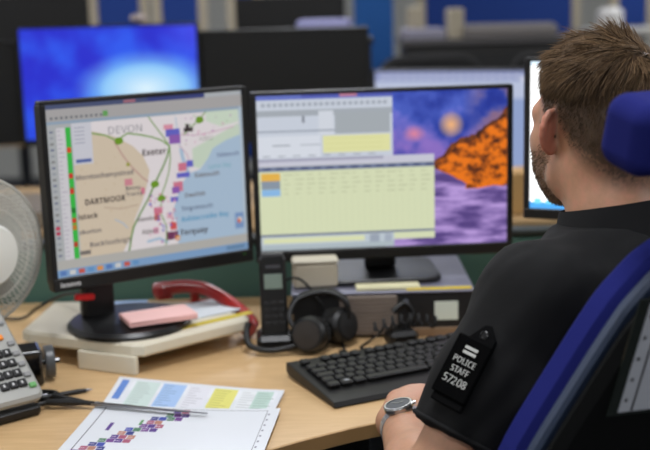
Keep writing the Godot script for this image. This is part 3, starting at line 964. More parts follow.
func desktop_computer() -> void:
	var D := .73
	var t := thing("desktop_computer", "flat black desktop computer under the wide monitor", "computer", Vector3(.105, D, -2.278))
	part(t, "case", bx(Vector3(.34, .084, .285), .003, Vector3(0, .046, 0)), mat("pc_case", Color(.09, .085, .085), .5))
	part(t, "lid", bx(Vector3(.344, .005, .29), .0015, Vector3(0, .0875, 0)), mat("pc_lid", Color(.46, .46, .52), .4, {"metal": .2}))
	var fp := part(t, "front_panel", bx(Vector3(.108, .076, .006), .002, Vector3(-.028, .045, .1445)), mat("pc_grille", Color(.46, .41, .37), .6))
	for k in 9: part(fp, "slot", bx(Vector3(.10, .0022, .002), .0004, Vector3(-.028, .015 + k * .0075, .1472)), mat("slot_dark", Color(.38, .335, .30), .7))
	part(t, "sticker", bx(Vector3(.044, .036, .001), .0003, Vector3(.118, .050, .1432)), mat("sticker_white", Color(.80, .82, .76), .7))
	part(t, "front_strip", bx(Vector3(.14, .016, .004), .001, Vector3(.10, .010, .1435)), mat("pc_strip", Color(.50, .40, .30), .6))
	part(t, "power_button", MBlathe([Vector2(0, 0), Vector2(.006, 0), Vector2(.006, .003), Vector2(0, .004)], Transform3D(Basis(Vector3.RIGHT, PI / 2), Vector3(.042, .068, .1425))), mat("pc_button", Color(.5, .52, .56), .3, {"metal": .6}))
	for x in [-.14, .14]:
		for z in [-.11, .11]: part(t, "foot", bx(Vector3(.02, .005, .02), .001, Vector3(x, .0025, z)), mat("rubber", Color(.02, .02, .02), .9))
	single("paper_strip", "yellow strip of paper along the computer's front lip", "paper", sheet_mesh(.122, .014, .002), mat("yellow_strip", Color(.80, .70, .20), .8), Transform3D(yb(1), Vector3(.210, D + .0905, -2.142)))
	single("paper_stack", "cream papers lying on the computer in front of the monitor foot", "paper", bx(Vector3(.12, .006, .035), .001, Vector3(0, .003, 0)), mat("cream_paper", Color(.80, .78, .64), .85), Transform3D(yb(2), Vector3(.115, D + .0905, -2.158)))
	# black plug and lead in front of the computer
	var g := thing("headset_adapter", "small black adapter with coiled lead before the computer's front", "adapter", Vector3(.135, D, -2.085), 15)
	var b := MB.new()
	b.box(Vector3(.055, .032, .05), .008, Transform3D(Basis(), Vector3(0, .016, 0)))
	part(g, "body", b, mat("black_plastic", Color.BLACK))
	var cpts := []
	for k in 90:
		var a := k * TAU / 12.0
		cpts.append(Vector3(-.055 + k * .0014, .036 + .010 * sin(a) + .012 * sin(k * .035), .0 + .011 * cos(a)))
	var co := MB.new(); co.tube(cpts, .0028, 6)
	part(g, "coiled_lead", co, mat("black_matte", Color.BLACK))
	var arm := MB.new(); arm.tube(curve([Vector3(.01, .03, 0), Vector3(.025, .055, -.01), Vector3(.01, .075, -.012), Vector3(-.012, .062, -.01)], 5), .006, 8)
	part(g, "clip", arm, mat("black_plastic", Color.BLACK))
	# lead running to the keyboard
	var l := MB.new()
	l.tube(curve([Vector3(.115, .745, -1.995), Vector3(.105, .738, -2.03), Vector3(.06, .734, -2.06), Vector3(.075, .734, -2.10), Vector3(.10, .745, -2.118)], 5), .0022, 6)
	single("keyboard_lead", "thin black lead running from the keyboard to the computer", "cable", l, mat("black_matte", Color.BLACK))
	var l2 := MB.new()
	l2.tube(curve([Vector3(.028, .738, -2.035), Vector3(.025, .737, -2.09), Vector3(-.01, .80, -2.125), Vector3(-.05, .848, -2.135), Vector3(-.085, .835, -2.14), Vector3(-.11, .76, -2.15)], 6), .0026, 6)
	single("phone_lead", "black lead arching beside the cordless phone", "cable", l2, mat("black_matte", Color.BLACK))
	var pg := MB.new()
	pg.box(Vector3(.016, .012, .028), .003, Transform3D(yb(10), Vector3(.028, .736, -2.02)))
	single("lead_plug", "small black plug on the desk behind the keyboard", "plug", pg, mat("black_plastic", Color.BLACK))

func MBlathe(prof: Array, t: Transform3D, seg := 20) -> MB:
	var m := MB.new(); m.lathe(prof, seg, t); return m

func cordless_phone() -> void:
	var black := mat("black_plastic", Color.BLACK)
	var t := thing("cordless_phone", "black cordless phone upright in its charging cradle", "telephone", Vector3(-.098, .73, -2.10), 4)
	part(t, "cradle", bx(Vector3(.068, .03, .075), .008, Vector3(0, .015, .005)), black)
	var lean := Basis(Vector3.RIGHT, -.16)
	var b := MB.new()
	b.prism(rrect(.049, .155, .012), -.012, .012, .004, Transform3D(lean, Vector3(0, .096, 0)))
	part(t, "handset", b, mat("phone_shell", Color(.03, .03, .034), .35))
	var f := func(x, y): return Vector3(x, .096, 0) + lean * Vector3(0, y, .0125)
	part(t, "display", bx(Vector3(.033, .027, .0012), .0003, f.call(0, .028), lean), mat("phone_lcd", Color(.46, .52, .48), .3))
	part(t, "name_plate", bx(Vector3(.026, .006, .001), .0003, f.call(0, .055), lean), mat("phone_plate", Color(.24, .24, .26), .4))
	part(t, "cap", bx(Vector3(.040, .005, .018), .0015, Vector3(0, .096, 0) + lean * Vector3(0, .0775, 0), lean), mat("phone_cap", Color(.30, .30, .31), .4))
	for rr in 4:
		for c in 3: part(t, "key", bx(Vector3(.010, .007, .002), .0006, f.call((c - 1) * .0135, -.012 - rr * .0125), lean), mat("phone_key", Color(.09, .09, .10), .4))

func headset() -> void:
	var blk := mat("headset_black", Color(.022, .022, .024), .45)
	var pad := mat("headset_pad", Color(.03, .03, .03), .85)
	var t := thing("headphones", "black over-ear headphones lying on the desk beside the cordless phone", "headphones", Vector3(-.022, .733, -2.068))
	# one cup turned to the camera, the other lying behind; band arches between
	var cup := func(c: Vector3, b: Basis, face: Material):
		var m := MB.new()
		m.lathe([Vector2(0, -.016), Vector2(.030, -.016), Vector2(.033, -.010), Vector2(.033, .004), Vector2(.028, .012), Vector2(0, .014)], 32, Transform3D(b, c))
		var o := part(t, "ear_cup", m, blk)
		var k := MB.new()
		k.lathe([Vector2(0, .0125), Vector2(.024, .0125), Vector2(.0245, .0145), Vector2(0, .0155)], 32, Transform3D(b, c))
		part(o, "cover_disc", k, face)
		var s := MB.new()
		for q in 24:
			var a0 := TAU * q / 24.0; var a1 := TAU * (q + 1) / 24.0
			s.tube([c + b * Vector3(cos(a0) * .025, -.02, sin(a0) * .025), c + b * Vector3(cos(a1) * .025, -.02, sin(a1) * .025)], .010, 8, false)
		part(o, "ear_pad", s, pad)
	cup.call(Vector3(-.012, .034, .022), yb(-18) * Basis(Vector3.RIGHT, PI / 2 - .25), mat("headset_disc", Color(.13, .10, .075), .5))
	cup.call(Vector3(.050, .036, -.025), yb(48) * Basis(Vector3.RIGHT, PI / 2 - .2), mat("headset_disc_dark", Color(.05, .05, .055), .5))
	var band := MB.new()
	for w in [-.006, 0.0, .006]:
		band.tube(curve([Vector3(.060, .050, -.022), Vector3(.055, .082, -.03 + w), Vector3(.02, .098, -.038 + w), Vector3(-.03, .088, -.03 + w), Vector3(-.048, .06, -.005 + w * .5), Vector3(-.035, .040, .010)], 6), .0055, 8)
	part(t, "headband", band, blk)
	var loop := MB.new()
	loop.tube(curve([Vector3(-.030, .014, .02), Vector3(-.080, .008, .030), Vector3(-.118, .014, .018), Vector3(-.126, .034, .002), Vector3(-.122, .050, -.008)], 6), .006, 8)
	part(t, "boom_arm", loop, blk)

func keyboard() -> void:
	var phi := 26.0
	var L := .45; var Dp := .185
	var t := thing("keyboard", "black full-size computer keyboard under the man's hand", "keyboard", Vector3(.008, .73, -1.757), phi)
	# local: x along the length, -z away from the typist; origin at the front-left corner
	var shell := mat("keyboard_shell", Color(.022, .022, .024), .5)
	var b := MB.new()
	var prof := PackedVector2Array([Vector2(0, .003), Vector2(.006, .0), Vector2(Dp - .01, .004), Vector2(Dp, .010), Vector2(Dp, .025), Vector2(Dp - .012, .027), Vector2(.028, .013), Vector2(.004, .010)])
	# profile: x = depth, y = height; extruded along the length
	b.prism(prof, 0, L, .0015, Transform3D(Basis(Vector3(0, 0, -1), Vector3(0, 1, 0), Vector3(1, 0, 0)), Vector3.ZERO))
	part(t, "shell", b, shell)
	for x in [.04, .41]: part(t, "foot", bx(Vector3(.03, .012, .012), .002, Vector3(x, .006, -Dp + .02)), shell)
	var slope := atan2(.014, .145)
	var lean := Basis(Vector3.RIGHT, slope)
	var key_m := mat("key_black", Color(.030, .030, .033), .45)
	var cache := {}
	var rows := [
		[0.0, [1, -1, 1, 1, 1, 1, -.5, 1, 1, 1, 1, -.5, 1, 1, 1, 1]],
		[1.35, [1, 1, 1, 1, 1, 1, 1, 1, 1, 1, 1, 1, 1, 2]],
		[2.35, [1.5, 1, 1, 1, 1, 1, 1, 1, 1, 1, 1, 1, 1, 1.5]],
		[3.35, [1.75, 1, 1, 1, 1, 1, 1, 1, 1, 1, 1, 1, 2.25]],
		[4.35, [1.25, 1, 1, 1, 1, 1, 1, 1, 1, 1, 1, 1, 2.75]],
		[5.35, [1.25, 1.25, 1.25, 6.25, 1.25, 1.25, 1.25, 1.25]]]
	var U := .019
	var put := func(x: float, row: float, w: float):
		var k := "%.2f" % w
		if not cache.has(k): cache[k] = bx(Vector3(w * U - .003, .008, U - .004), .0022).mesh()
		var d := Dp - .018 - row * U * 1.0 - U / 2
		var y := .013 + (d - .028) / (Dp - .04) * .014 + .0045
		return part(t, "key", cache[k], key_m, Transform3D(lean, Vector3(.014 + x * U + w * U / 2, y, -d)))
	for rw in rows:
		var x := 0.0
		for w in rw[1]:
			if w > 0:
				var kk = put.call(x, rw[0], w)
				if rw[0] == 5.35 and absf(x - 1.25) < .01: part(kk, "key_mark", bx(Vector3(.008, .0008, .006), .0002, Vector3(0, .0042, 0)), mat("key_print", Color(.55, .56, .58), .5))
			x += absf(w)
	for rr in [0.0, 1.35, 2.35]:
		for c in 3: put.call(15.4 + c, rr, 1.0)
	put.call(16.4, 4.35, 1.0)
	for c in 3: put.call(15.4 + c, 5.35, 1.0)
	for rr in [1.35, 2.35, 3.35, 4.35, 5.35]:
		for c in 4: put.call(18.7 + c, rr, 1.0)
	var bow := MB.new()
	bow.box(Vector3(.014, .010, .012), .003, Transform3D(Basis(), Vector3(.20, .019, -Dp - .003)))
	part(t, "cable_boot", bow, shell)

func desk_phone() -> void:
	# silver phone with a big sloping key plate, at the left edge
	var sil := mat("phone_silver", Color(.62, .62, .60), .4, {"metal": .15})
	var t := thing("office_telephone", "silver office telephone with black keypad, at the desk's near corner", "telephone", Vector3(-.452, .73, -1.775), 40)
	# local: origin at front-right bottom, x to the right (phone spans -x), -z away
	var tilt := deg_to_rad(38)
	var lean := Basis(Vector3.RIGHT, tilt)
	part(t, "base", bx(Vector3(.19, .02, .16), .006, Vector3(-.10, .010, -.075)), mat("black_plastic", Color.BLACK))
	var sup := MB.new()
	sup.prism(PackedVector2Array([Vector2(0.03, .016), Vector2(.15, .016), Vector2(.15, .105), Vector2(.14, .105)]), -.17, -.03, .003, Transform3D(Basis(Vector3(0, 0, -1), Vector3(0, 1, 0), Vector3(1, 0, 0)), Vector3.ZERO))
	part(t, "stand", sup, mat("black_plastic", Color.BLACK))
	var o := Vector3(0, .022, .0)
	var at := func(x, y, z): return o + lean * Vector3(x, z, -y)
	var b := MB.new()
	b.prism(rrect(.20, .235, .014), 0, .018, .005, Transform3D(lean * Basis(Vector3.RIGHT, -PI / 2), at.call(-.10, .117, -.002)))
	part(t, "body", b, sil)
	var dark := mat("phone_dark_key", Color(.035, .035, .04), .35)
	var pale := mat("phone_pale_key", Color(.52, .52, .52), .45)
	var K := func(nm, x, y, w, h, m, z := .018): return part(t, nm, bx(Vector3(w, .005, h), .0015, at.call(x, y, z), lean), m)
	for rr in 4:
		for c in 3:
			var k = K.call("key", -.057 + c * .0150, .030 + rr * .0205, .0138, .0145, dark)
			part(k, "digit", bx(Vector3(.003, .0008, .005), .0002, at.call(-.058 + c * .0150, .030 + rr * .0205, .0206), lean), mat("digit_white", Color(.75, .75, .75), .5))
	for rr in 5: K.call("side_key", -.013, .022 + rr * .0215, .012, .009, [mat("key_green", Color(.38, .62, .36), .4), pale, pale, pale, pale][rr])
	K.call("side_key", -.028, .123, .015, .010, mat("key_orange", Color(.88, .50, .10), .4))
	K.call("side_key", -.050, .123, .013, .008, pale)
	K.call("side_key", -.050, .108, .013, .008, mat("key_tan", Color(.45, .36, .22), .4))
	for rr in 4: K.call("side_key", -.098, .030 + rr * .021, .014, .010, pale)
	K.call("side_key", -.014, .150, .013, .007, pale)
	K.call("side_key", -.032, .150, .013, .007, pale)
	part(t, "display_frame", bx(Vector3(.15, .004, .055), .002, at.call(-.10, .193, .018), lean), mat("phone_frame", Color(.78, .78, .78), .4))
	part(t, "display", bx(Vector3(.13, .002, .040), .0006, at.call(-.10, .195, .0205), lean), mat("phone_lcd2", Color(.30, .34, .30), .25))
	var hs := MB.new()
	hs.tube(curve([at.call(-.185, .02, .03), at.call(-.185, .06, .044), at.call(-.185, .12, .046), at.call(-.185, .18, .044), at.call(-.185, .22, .03)], 5), .016, 12)
	part(t, "handset", hs, mat("phone_silver_dark", Color(.30, .30, .30), .45))

func fan() -> void:
	var white := mat("fan_white", Color(.84, .84, .81), .5)
	var wire := mat("fan_wire", Color(.74, .73, .69), .45)
	var c := Vector3(-.592, .955, -1.95)
	var t := thing("desk_fan", "small cream desk fan with round wire cage at the left edge", "fan", Vector3(c.x, .73, c.z), 48)
	# local: axis +z, centre at height .225
	var h := c.y - .73
	var R := .128
	var ctr := Vector3(0, h, 0)
	var front := MB.new()
	for k in 4:
		var rr: float = [R, R * .82, R * .62, R * .42][k]
		var ring := []
		for q in 41: ring.append(ctr + Vector3(cos(q * TAU / 40) * rr, sin(q * TAU / 40) * rr, .045 - .040 * pow(rr / R, 3)))
		front.tube(ring, .0028 if k == 0 else .0012, 6, false)
	for q in 96:
		var a := q * TAU / 96.0
		var pts := []
		for k in 6:
			var rr2: float = R * (.38 + .62 * k / 5.0)
			var aa := a + .75 * (k / 5.0)
			pts.append(ctr + Vector3(cos(aa) * rr2, sin(aa) * rr2, .045 - .040 * pow(rr2 / R, 3)))
		front.tube(pts, .0010, 5, false)
	part(t, "front_cage", front, wire)
	var back := MB.new()
	for q in 80:
		var a := q * TAU / 80.0
		var pts := []
		for k in 5:
			var rr2: float = R * (.30 + .70 * k / 4.0)
			pts.append(ctr + Vector3(cos(a - .5 * k / 4.0) * rr2, sin(a - .5 * k / 4.0) * rr2, -.050 + .045 * pow(rr2 / R, 4)))
		back.tube(pts, .0010, 5, false)
	part(t, "back_cage", back, wire)
	part(t, "hub_plate", MBlathe([Vector2(0, .044), Vector2(.050, .041), Vector2(.054, .044), Vector2(.050, .050), Vector2(.02, .054), Vector2(0, .055)], Transform3D(Basis(Vector3.RIGHT, PI / 2), ctr), 36), white)
	for k in 4:
		var bl := MB.new()
		var bb := Basis(Vector3.BACK, k * TAU / 4 + .3)
		var N := 6
		for i in N:
			var a0 := -.5 + i / float(N); var a1 := -.5 + (i + 1) / float(N)
			var P := func(rr, a, z): return ctr + bb * Vector3(cos(a) * rr, sin(a) * rr, .018 * a + z)
			bl.quad(P.call(.02, a0, .001), P.call(.095, a0 * .95, .001), P.call(.095, a1 * .95, .001), P.call(.02, a1, .001))
			bl.quad(P.call(.02, a0, -.001), P.call(.02, a1, -.001), P.call(.095, a1 * .95, -.001), P.call(.095, a0 * .95, -.001))
		part(t, "blade", bl, mat("fan_blade", Color(.50, .52, .50), .4))
	part(t, "motor", MBlathe([Vector2(0, -.13), Vector2(.03, -.125), Vector2(.042, -.10), Vector2(.042, -.045), Vector2(.02, -.03), Vector2(0, -.03)], Transform3D(Basis(Vector3.RIGHT, PI / 2), ctr), 24), white)
	var nk := MB.new()
	nk.tube([Vector3(0, .02, -.08), Vector3(0, h * .5, -.082), Vector3(0, h - .03, -.085)], [.022, .016, .018], 16)
	part(t, "neck", nk, white)
	part(t, "base", MBlathe([Vector2(0, 0), Vector2(.085, 0), Vector2(.085, .012), Vector2(.06, .024), Vector2(0, .028)], Transform3D(Basis(), Vector3(0, 0, -.07)), 36), white)

func scissors() -> void:
	var t := thing("scissors", "black-handled scissors with closed steel blades across the printed sheets", "scissors", Vector3(-.378, .736, -1.787), -10)
	var steel := mat("blade_steel", Color(.55, .55, .56), .28, {"metal": .9})
	var blk := mat("black_plastic", Color.BLACK)
	for s in [-1, 1]:
		var b := MB.new()
		b.prism(PackedVector2Array([Vector2(0, -.005), Vector2(.01, .006), Vector2(.195, .001), Vector2(.197, -.001)]), 0, .0016, 0.0, Transform3D(yb(-7.0 - s * 1.0) * Basis(Vector3.RIGHT, -PI / 2), Vector3(0, .003 + s * .0012, 0)))
		part(t, "blade", b, steel)
		var h := MB.new()
		var hd := yb(172.0 - s * 6)
		var pts := [Vector3(-.004, .004, 0), hd * Vector3(-.01, 0, 0) + Vector3(-.03, .005, 0)]
		var loop := []
		for k in 17:
			var a := PI - k * TAU / 16.0
			loop.append(Vector3(-.105, .005, -.010 + s * .018) + Vector3(-cos(a) * .032, 0, sin(a) * .015).rotated(Vector3.UP, .25))
		h.tube(curve([Vector3(.004, .004, 0), Vector3(-.035, .005, -.004 + s * .004), Vector3(-.075, .005, -.008 + s * .013)], 4), [.004, .004, .004, .005, .006, .006, .006, .006, .005], 8)
		h.tube(loop, .0042, 8)
		part(t, "handle", h, blk)
	part(t, "pivot", MBlathe([Vector2(0, 0), Vector2(.004, 0), Vector2(.004, .002), Vector2(0, .003)], Transform3D(Basis(), Vector3(.008, .005, 0))), steel)

func tape_box() -> void:
	var t := thing("tape_dispenser", "glossy black tape dispenser beside the silver telephone", "dispenser", Vector3(-.520, .73, -1.925), 20)
	var gl := mat("gloss_black", Color(.018, .018, .02), .15, {"coat": .6})
	var b := MB.new()
	b.pillow(Vector3(.062, .064, .060), .007, Transform3D(Basis(), Vector3(0, .032, 0)), 6)
	part(t, "body", b, gl)
	var w := MB.new()
	w.lathe([Vector2(.012, -.008), Vector2(.027, -.008), Vector2(.028, -.005), Vector2(.028, .005), Vector2(.027, .008), Vector2(.012, .008), Vector2(.012, -.008)], 32, Transform3D(Basis(Vector3.BACK, PI / 2), Vector3(.044, .032, -.005)))
	part(t, "tape_roll", w, mat("tape_grey", Color(.30, .31, .32), .35))
	part(t, "roll_arm", bx(Vector3(.035, .008, .008), .002, Vector3(.045, .032, -.005)), gl)
	# pen and folded cable beside it
	var pn := thing("pen", "black pen lying beside the tape dispenser", "pen", Vector3(-.445, .7342, -1.85), 25)
	var pb := MB.new(); pb.tube([Vector3(-.05, 0, 0), Vector3(.03, 0, 0), Vector3(.045, 0, 0)], [.0042, .0042, .0034], 10)
	part(pn, "barrel", pb, mat("black_plastic", Color.BLACK))
	var pc := MB.new(); pc.tube([Vector3(.045, 0, 0), Vector3(.056, 0, 0)], [.003, .0006], 10)
	part(pn, "tip", pc, mat("pen_tip", Color(.5, .5, .52), .3, {"metal": .8}))
	part(pn, "pocket_clip", bx(Vector3(.03, .0014, .003), .0004, Vector3(-.033, .0052, 0)), mat("pen_tip", Color.WHITE))

# ------------------------------------------------------------------ the row beyond the divider
func far_row() -> void:
	var wood2 := mat("far_wood", Color(.66, .54, .38), .5)
	var steel := mat("desk_steel", Color.GRAY)
	var t := thing("office_desk", "pale wood desk of the row beyond the green divider", "desk", Vector3(0, 0, -3.62))
	part(t, "desktop", bx(Vector3(4.4, .025, .80), .003, Vector3(0, .7175, 0)), wood2)
	for x in [-2.1, -.7, .7, 2.1]:
		for z in [-.35, .35]: part(t, "leg", bx(Vector3(.05, .705, .05), .004, Vector3(x, .3525, z)), steel)
	var a := monitor_at("monitor", "distant monitor glowing with a blue and white wallpaper", Vector3(-.657, 1.105, -3.70), 1.5, 0, .545, .342, screen_mat(blue_image(), .66), .010, .02, "", .014)
	stand(a, Vector3(-.66, .73, -3.76), .11, 1.05)
	var off := mat("dark_screen", Color(.016, .016, .018), .5)
	var b := monitor_at("monitor", "switched-off black monitor beside the blue one", Vector3(-.112, 1.085, -3.72), -1, 0, .510, .330, off, .008, .02)
	stand(b, Vector3(-.112, .73, -3.78), .11, 1.05)
	var c := monitor_at("monitor", "distant monitor with a pale lavender window, behind the sunset screen", Vector3(.405, .965, -3.66), -16, 0, .49, .30, screen_mat(page_image(0), .52), .010, .02, "", .012)
	stand(c, Vector3(.425, .73, -3.72), .10, .93)
	# things around them
	var cp := single("webcam", "small round pale webcam on top of the blue screen", "webcam", MBlathe([Vector2(0, -.012), Vector2(.02, -.010), Vector2(.028, .0), Vector2(.02, .012), Vector2(0, .015)], Transform3D(), 20), mat("webcam_grey", Color(.55, .50, .48), .5), Transform3D(Basis(), Vector3(-.560, 1.30, -3.705)))
	var g := thing("speaker", "grey desk speaker on the far desk left of the blue screen", "speaker", Vector3(-1.10, .73, -3.62), 12)
	part(g, "body", bx(Vector3(.12, .20, .12), .012, Vector3(0, .10, 0)), mat("speaker_grey", Color(.20, .20, .20), .6))
	part(g, "cone", MBlathe([Vector2(0, .004), Vector2(.035, 0), Vector2(.04, .006), Vector2(0, .012)], Transform3D(Basis(Vector3.RIGHT, PI / 2), Vector3(0, .07, .058))), mat("speaker_cone", Color(.06, .06, .06), .7))
	var dm := monitor_at("monitor", "dark monitor at the far left beyond the fan", Vector3(-1.205, 1.08, -3.75), 8, 0, .48, .30, off, .01, .02)
	stand(dm, Vector3(-1.21, .73, -3.81), .1, 1.04)
	var bk := single("document_tray", "grey paper tray on the far desk beyond the fan", "tray", bx(Vector3(.24, .06, .30), .01, Vector3(0, .03, 0)), mat("tray_grey", Color(.46, .42, .36), .6), Transform3D(yb(-10), Vector3(-.90, .73, -3.40)))
	single("mug", "small cream mug on the far desk between the two near screens", "mug", MBlathe([Vector2(0, 0), Vector2(.036, 0), Vector2(.04, .09), Vector2(.036, .09), Vector2(.033, .01), Vector2(0, .008)], Transform3D()), mat("mug_cream", Color(.80, .70, .50), .4), Transform3D(Basis(), Vector3(-.255, .73, -3.36)))
	single("cardboard_box", "tan cardboard box on the far desk below the lavender screen", "box", bx(Vector3(.16, .12, .12), .003, Vector3(0, .06, 0)), mat("card_tan", Color(.70, .55, .34), .8), Transform3D(yb(8), Vector3(.56, .73, -3.36)))
	single("paper_stack", "stack of cream paper on the far desk under the white screen", "paper", bx(Vector3(.28, .05, .20), .003, Vector3(0, .025, 0)), mat("cream_paper", Color.WHITE), Transform3D(yb(-6), Vector3(.86, .73, -3.36)))
	single("mug", "bright blue mug on the far desk at the lavender screen's corner", "mug", MBlathe([Vector2(0, 0), Vector2(.03, 0), Vector2(.033, .075), Vector2(.030, .075), Vector2(.027, .008), Vector2(0, .006)], Transform3D()), mat("mug_blue", Color(.05, .16, .80), .4), Transform3D(Basis(), Vector3(.615, .73, -3.58)))

# ------------------------------------------------------------------ far office
func backdrop() -> void:
	var steel := mat("desk_steel", Color.GRAY)
	var dark := mat("far_dark", Color(.022, .022, .024), .6)
	var off := mat("dark_screen", Color.BLACK)
	var blue := mat("panel_blue", Color(.02, .20, .50), .8)
	var cream := mat("far_cream", Color(.66, .62, .54), .7)
	var t := thing("office_desk", "distant desk row carrying dark monitors in the blurred office", "desk", Vector3(-1.55, 0, -5.75))
	part(t, "desktop", bx(Vector3(3.4, .025, .8), .003, Vector3(0, .7175, 0)), mat("far_wood", Color.WHITE))
	for x in [-1.6, 0, 1.6]:
		for z in [-.35, .35]: part(t, "leg", bx(Vector3(.05, .705, .05), .004, Vector3(x, .3525, z)), steel)
	var specs := [[-1.42, 1.19, 6.0, .62, .36, "big dark monitor beyond the blue screen's corner"], [-.14, 1.165, -4.0, .50, .34, "distant dark monitor above the switched-off one"]]
	for s in specs:
		var m := monitor_at("monitor", s[5], Vector3(s[0], s[1], -5.70), s[2], 0, s[3], s[4], off, .012, .02)
		stand(m, Vector3(s[0], .73, -5.77), .11, s[1] - .02)
	struct_box("pillar_blue", Vector3(.185, 0, -6.45), Vector3(.385, CEIL, -6.25), mat("pillar_paint", Color(.03, .33, .62), .7))
	for s in [[-1.15, .24, "blue notice screen behind the big dark monitor"], [-.80, .21, "narrow blue notice screen between two pale posts"], [-.43, .10, "slim blue notice screen beside the dark monitor"], [1.03, .84, "wide blue notice screen beyond the man's head"], [1.80, .16, "narrow blue notice screen at the right edge of the office"]]:
		var n := thing("notice_screen", s[2], "screen", Vector3(s[0], 0, -6.9))
		part(n, "panel", bx(Vector3(s[1], 1.2, .04), .005, Vector3(0, 1.0, 0)), blue)
		for q in [-1, 1]: part(n, "post", bx(Vector3(.05, 1.62, .05), .004, Vector3(q * (s[1] / 2 + .025), .81, 0)), cream)
		part(n, "foot", bx(Vector3(s[1] + .1, .03, .3), .004, Vector3(0, .015, 0)), steel)
	var cab := thing("filing_cabinet", "low dark cabinet across the blurred office", "cabinet", Vector3(.95, 0, -5.75))
	part(cab, "body", bx(Vector3(1.1, 1.10, .4), .006, Vector3(0, .55, 0)), mat("cab_dark", Color(.12, .115, .11), .6))
	part(cab, "top", bx(Vector3(1.14, .025, .44), .004, Vector3(0, 1.1125, 0)), mat("cab_top", Color(.30, .29, .29), .5))
	for x in [-.27, .27]: part(cab, "door", bx(Vector3(.52, 1.02, .018), .003, Vector3(x, .55, .209)), mat("cab_door", Color(.09, .09, .09), .6))
	var lav := mat("far_lavender", Color(.55, .54, .60), .6)
	single("paper_tray", "grey paper tray on the dark cabinet beside the blue pillar", "tray", bx(Vector3(.19, .05, .2), .008, Vector3(0, .025, 0)), lav, Transform3D(yb(6), Vector3(.49, 1.125, -5.70)))
	single("printer", "long pale grey printer on the dark cabinet", "printer", bx(Vector3(.44, .06, .26), .012, Vector3(0, .03, 0)), mat("printer_grey", Color(.44, .42, .41), .6), Transform3D(yb(-5), Vector3(.90, 1.125, -5.70)))
	for s in [[.46, 1.175, -5.72, .07, .10, "cream carton on the tray beside the blue pillar"], [.64, 1.125, -5.66, .07, .14, "tall cream carton between the tray and the printer"]]:
		single("carton", s[5], "box", bx(Vector3(s[3], s[4], .08), .006, Vector3(0, s[4] / 2, 0)), cream, Transform3D(yb(10), Vector3(s[0], s[1], s[2])))
	var pc := thing("pale_cabinet", "pale grey cupboard at the right edge of the blurred office", "cabinet", Vector3(1.75, 0, -6.5))
	part(pc, "body", bx(Vector3(.62, 1.12, .4), .006, Vector3(0, .56, 0)), mat("cab_pale", Color(.66, .65, .62), .6))
	part(pc, "door", bx(Vector3(.58, 1.04, .018), .003, Vector3(0, .57, .209)), mat("cab_pale_door", Color(.62, .61, .58), .6))
	single("canister", "white canister on the pale cupboard above the man's hair", "canister", MBlathe([Vector2(0, 0), Vector2(.065, 0), Vector2(.07, .01), Vector2(.07, .09), Vector2(.05, .11), Vector2(0, .115)], Transform3D()), mat("canister_white", Color(.86, .85, .84), .5), Transform3D(Basis(), Vector3(1.56, 1.12, -6.42)))
	single("paper_tray", "pale lavender paper tray on top of the distant dark monitor's shelf", "tray", bx(Vector3(.20, .07, .16), .01, Vector3(0, .035, 0)), mat("tray_lav", Color(.50, .50, .66), .6), Transform3D(yb(-8), Vector3(.02, 1.19, -4.55)))
	var sh := thing("shelf_stand", "dark shelf stand behind the switched-off monitor", "shelf", Vector3(.03, 0, -4.55))
	part(sh, "board", bx(Vector3(.34, .02, .26), .003, Vector3(0, 1.18, 0)), dark)
	for x in [-.15, .15]: part(sh, "upright", bx(Vector3(.02, 1.17, .24), .003, Vector3(x, .585, 0)), dark)
	# dark chairs
	for s in [[.46, -5.0, 14.0, "dark office chair back near the blue pillar"], [1.02, -5.0, -10.0, "dark office chair back left of the man's forehead"], [-.72, -4.95, 8.0, "dark office chair behind the blue screen"]]:
		var c := thing("office_chair", s[3], "chair", Vector3(s[0], 0, s[1]), s[2], "dark chairs in the far office")
		var b := MB.new(); b.prism(rrect(.46, .58, .10), -.03, .03, .015, Transform3D(Basis(), Vector3(0, .80, 0)))
		part(c, "backrest", b, mat("chair_dark", Color(.035, .034, .036), .8))
		part(c, "seat", bx(Vector3(.48, .08, .46), .03, Vector3(0, .47, -.24)), mat("chair_dark", Color.BLACK))
		part(c, "column", bx(Vector3(.05, .36, .05), .01, Vector3(0, .25, -.22)), steel)
		part(c, "back_bar", bx(Vector3(.06, .30, .02), .006, Vector3(0, .45, .02)), steel)
		for k in 5:
			var lg := MB.new(); var a := k * TAU / 5
			lg.tube([Vector3(0, .08, -.22), Vector3(sin(a) * .28, .05, -.22 + cos(a) * .28)], [.022, .014], 8)
			lg.lathe([Vector2(0, -.025), Vector2(.02, -.02), Vector2(.025, 0), Vector2(.02, .02), Vector2(0, .025)], 12, Transform3D(Basis(), Vector3(sin(a) * .28, .025, -.22 + cos(a) * .28)))
			part(c, "leg", lg, dark)

# ------------------------------------------------------------------ the person and the chair
const BYAW := 38.0
func person_and_chair() -> void:
	office_chair()
	person()

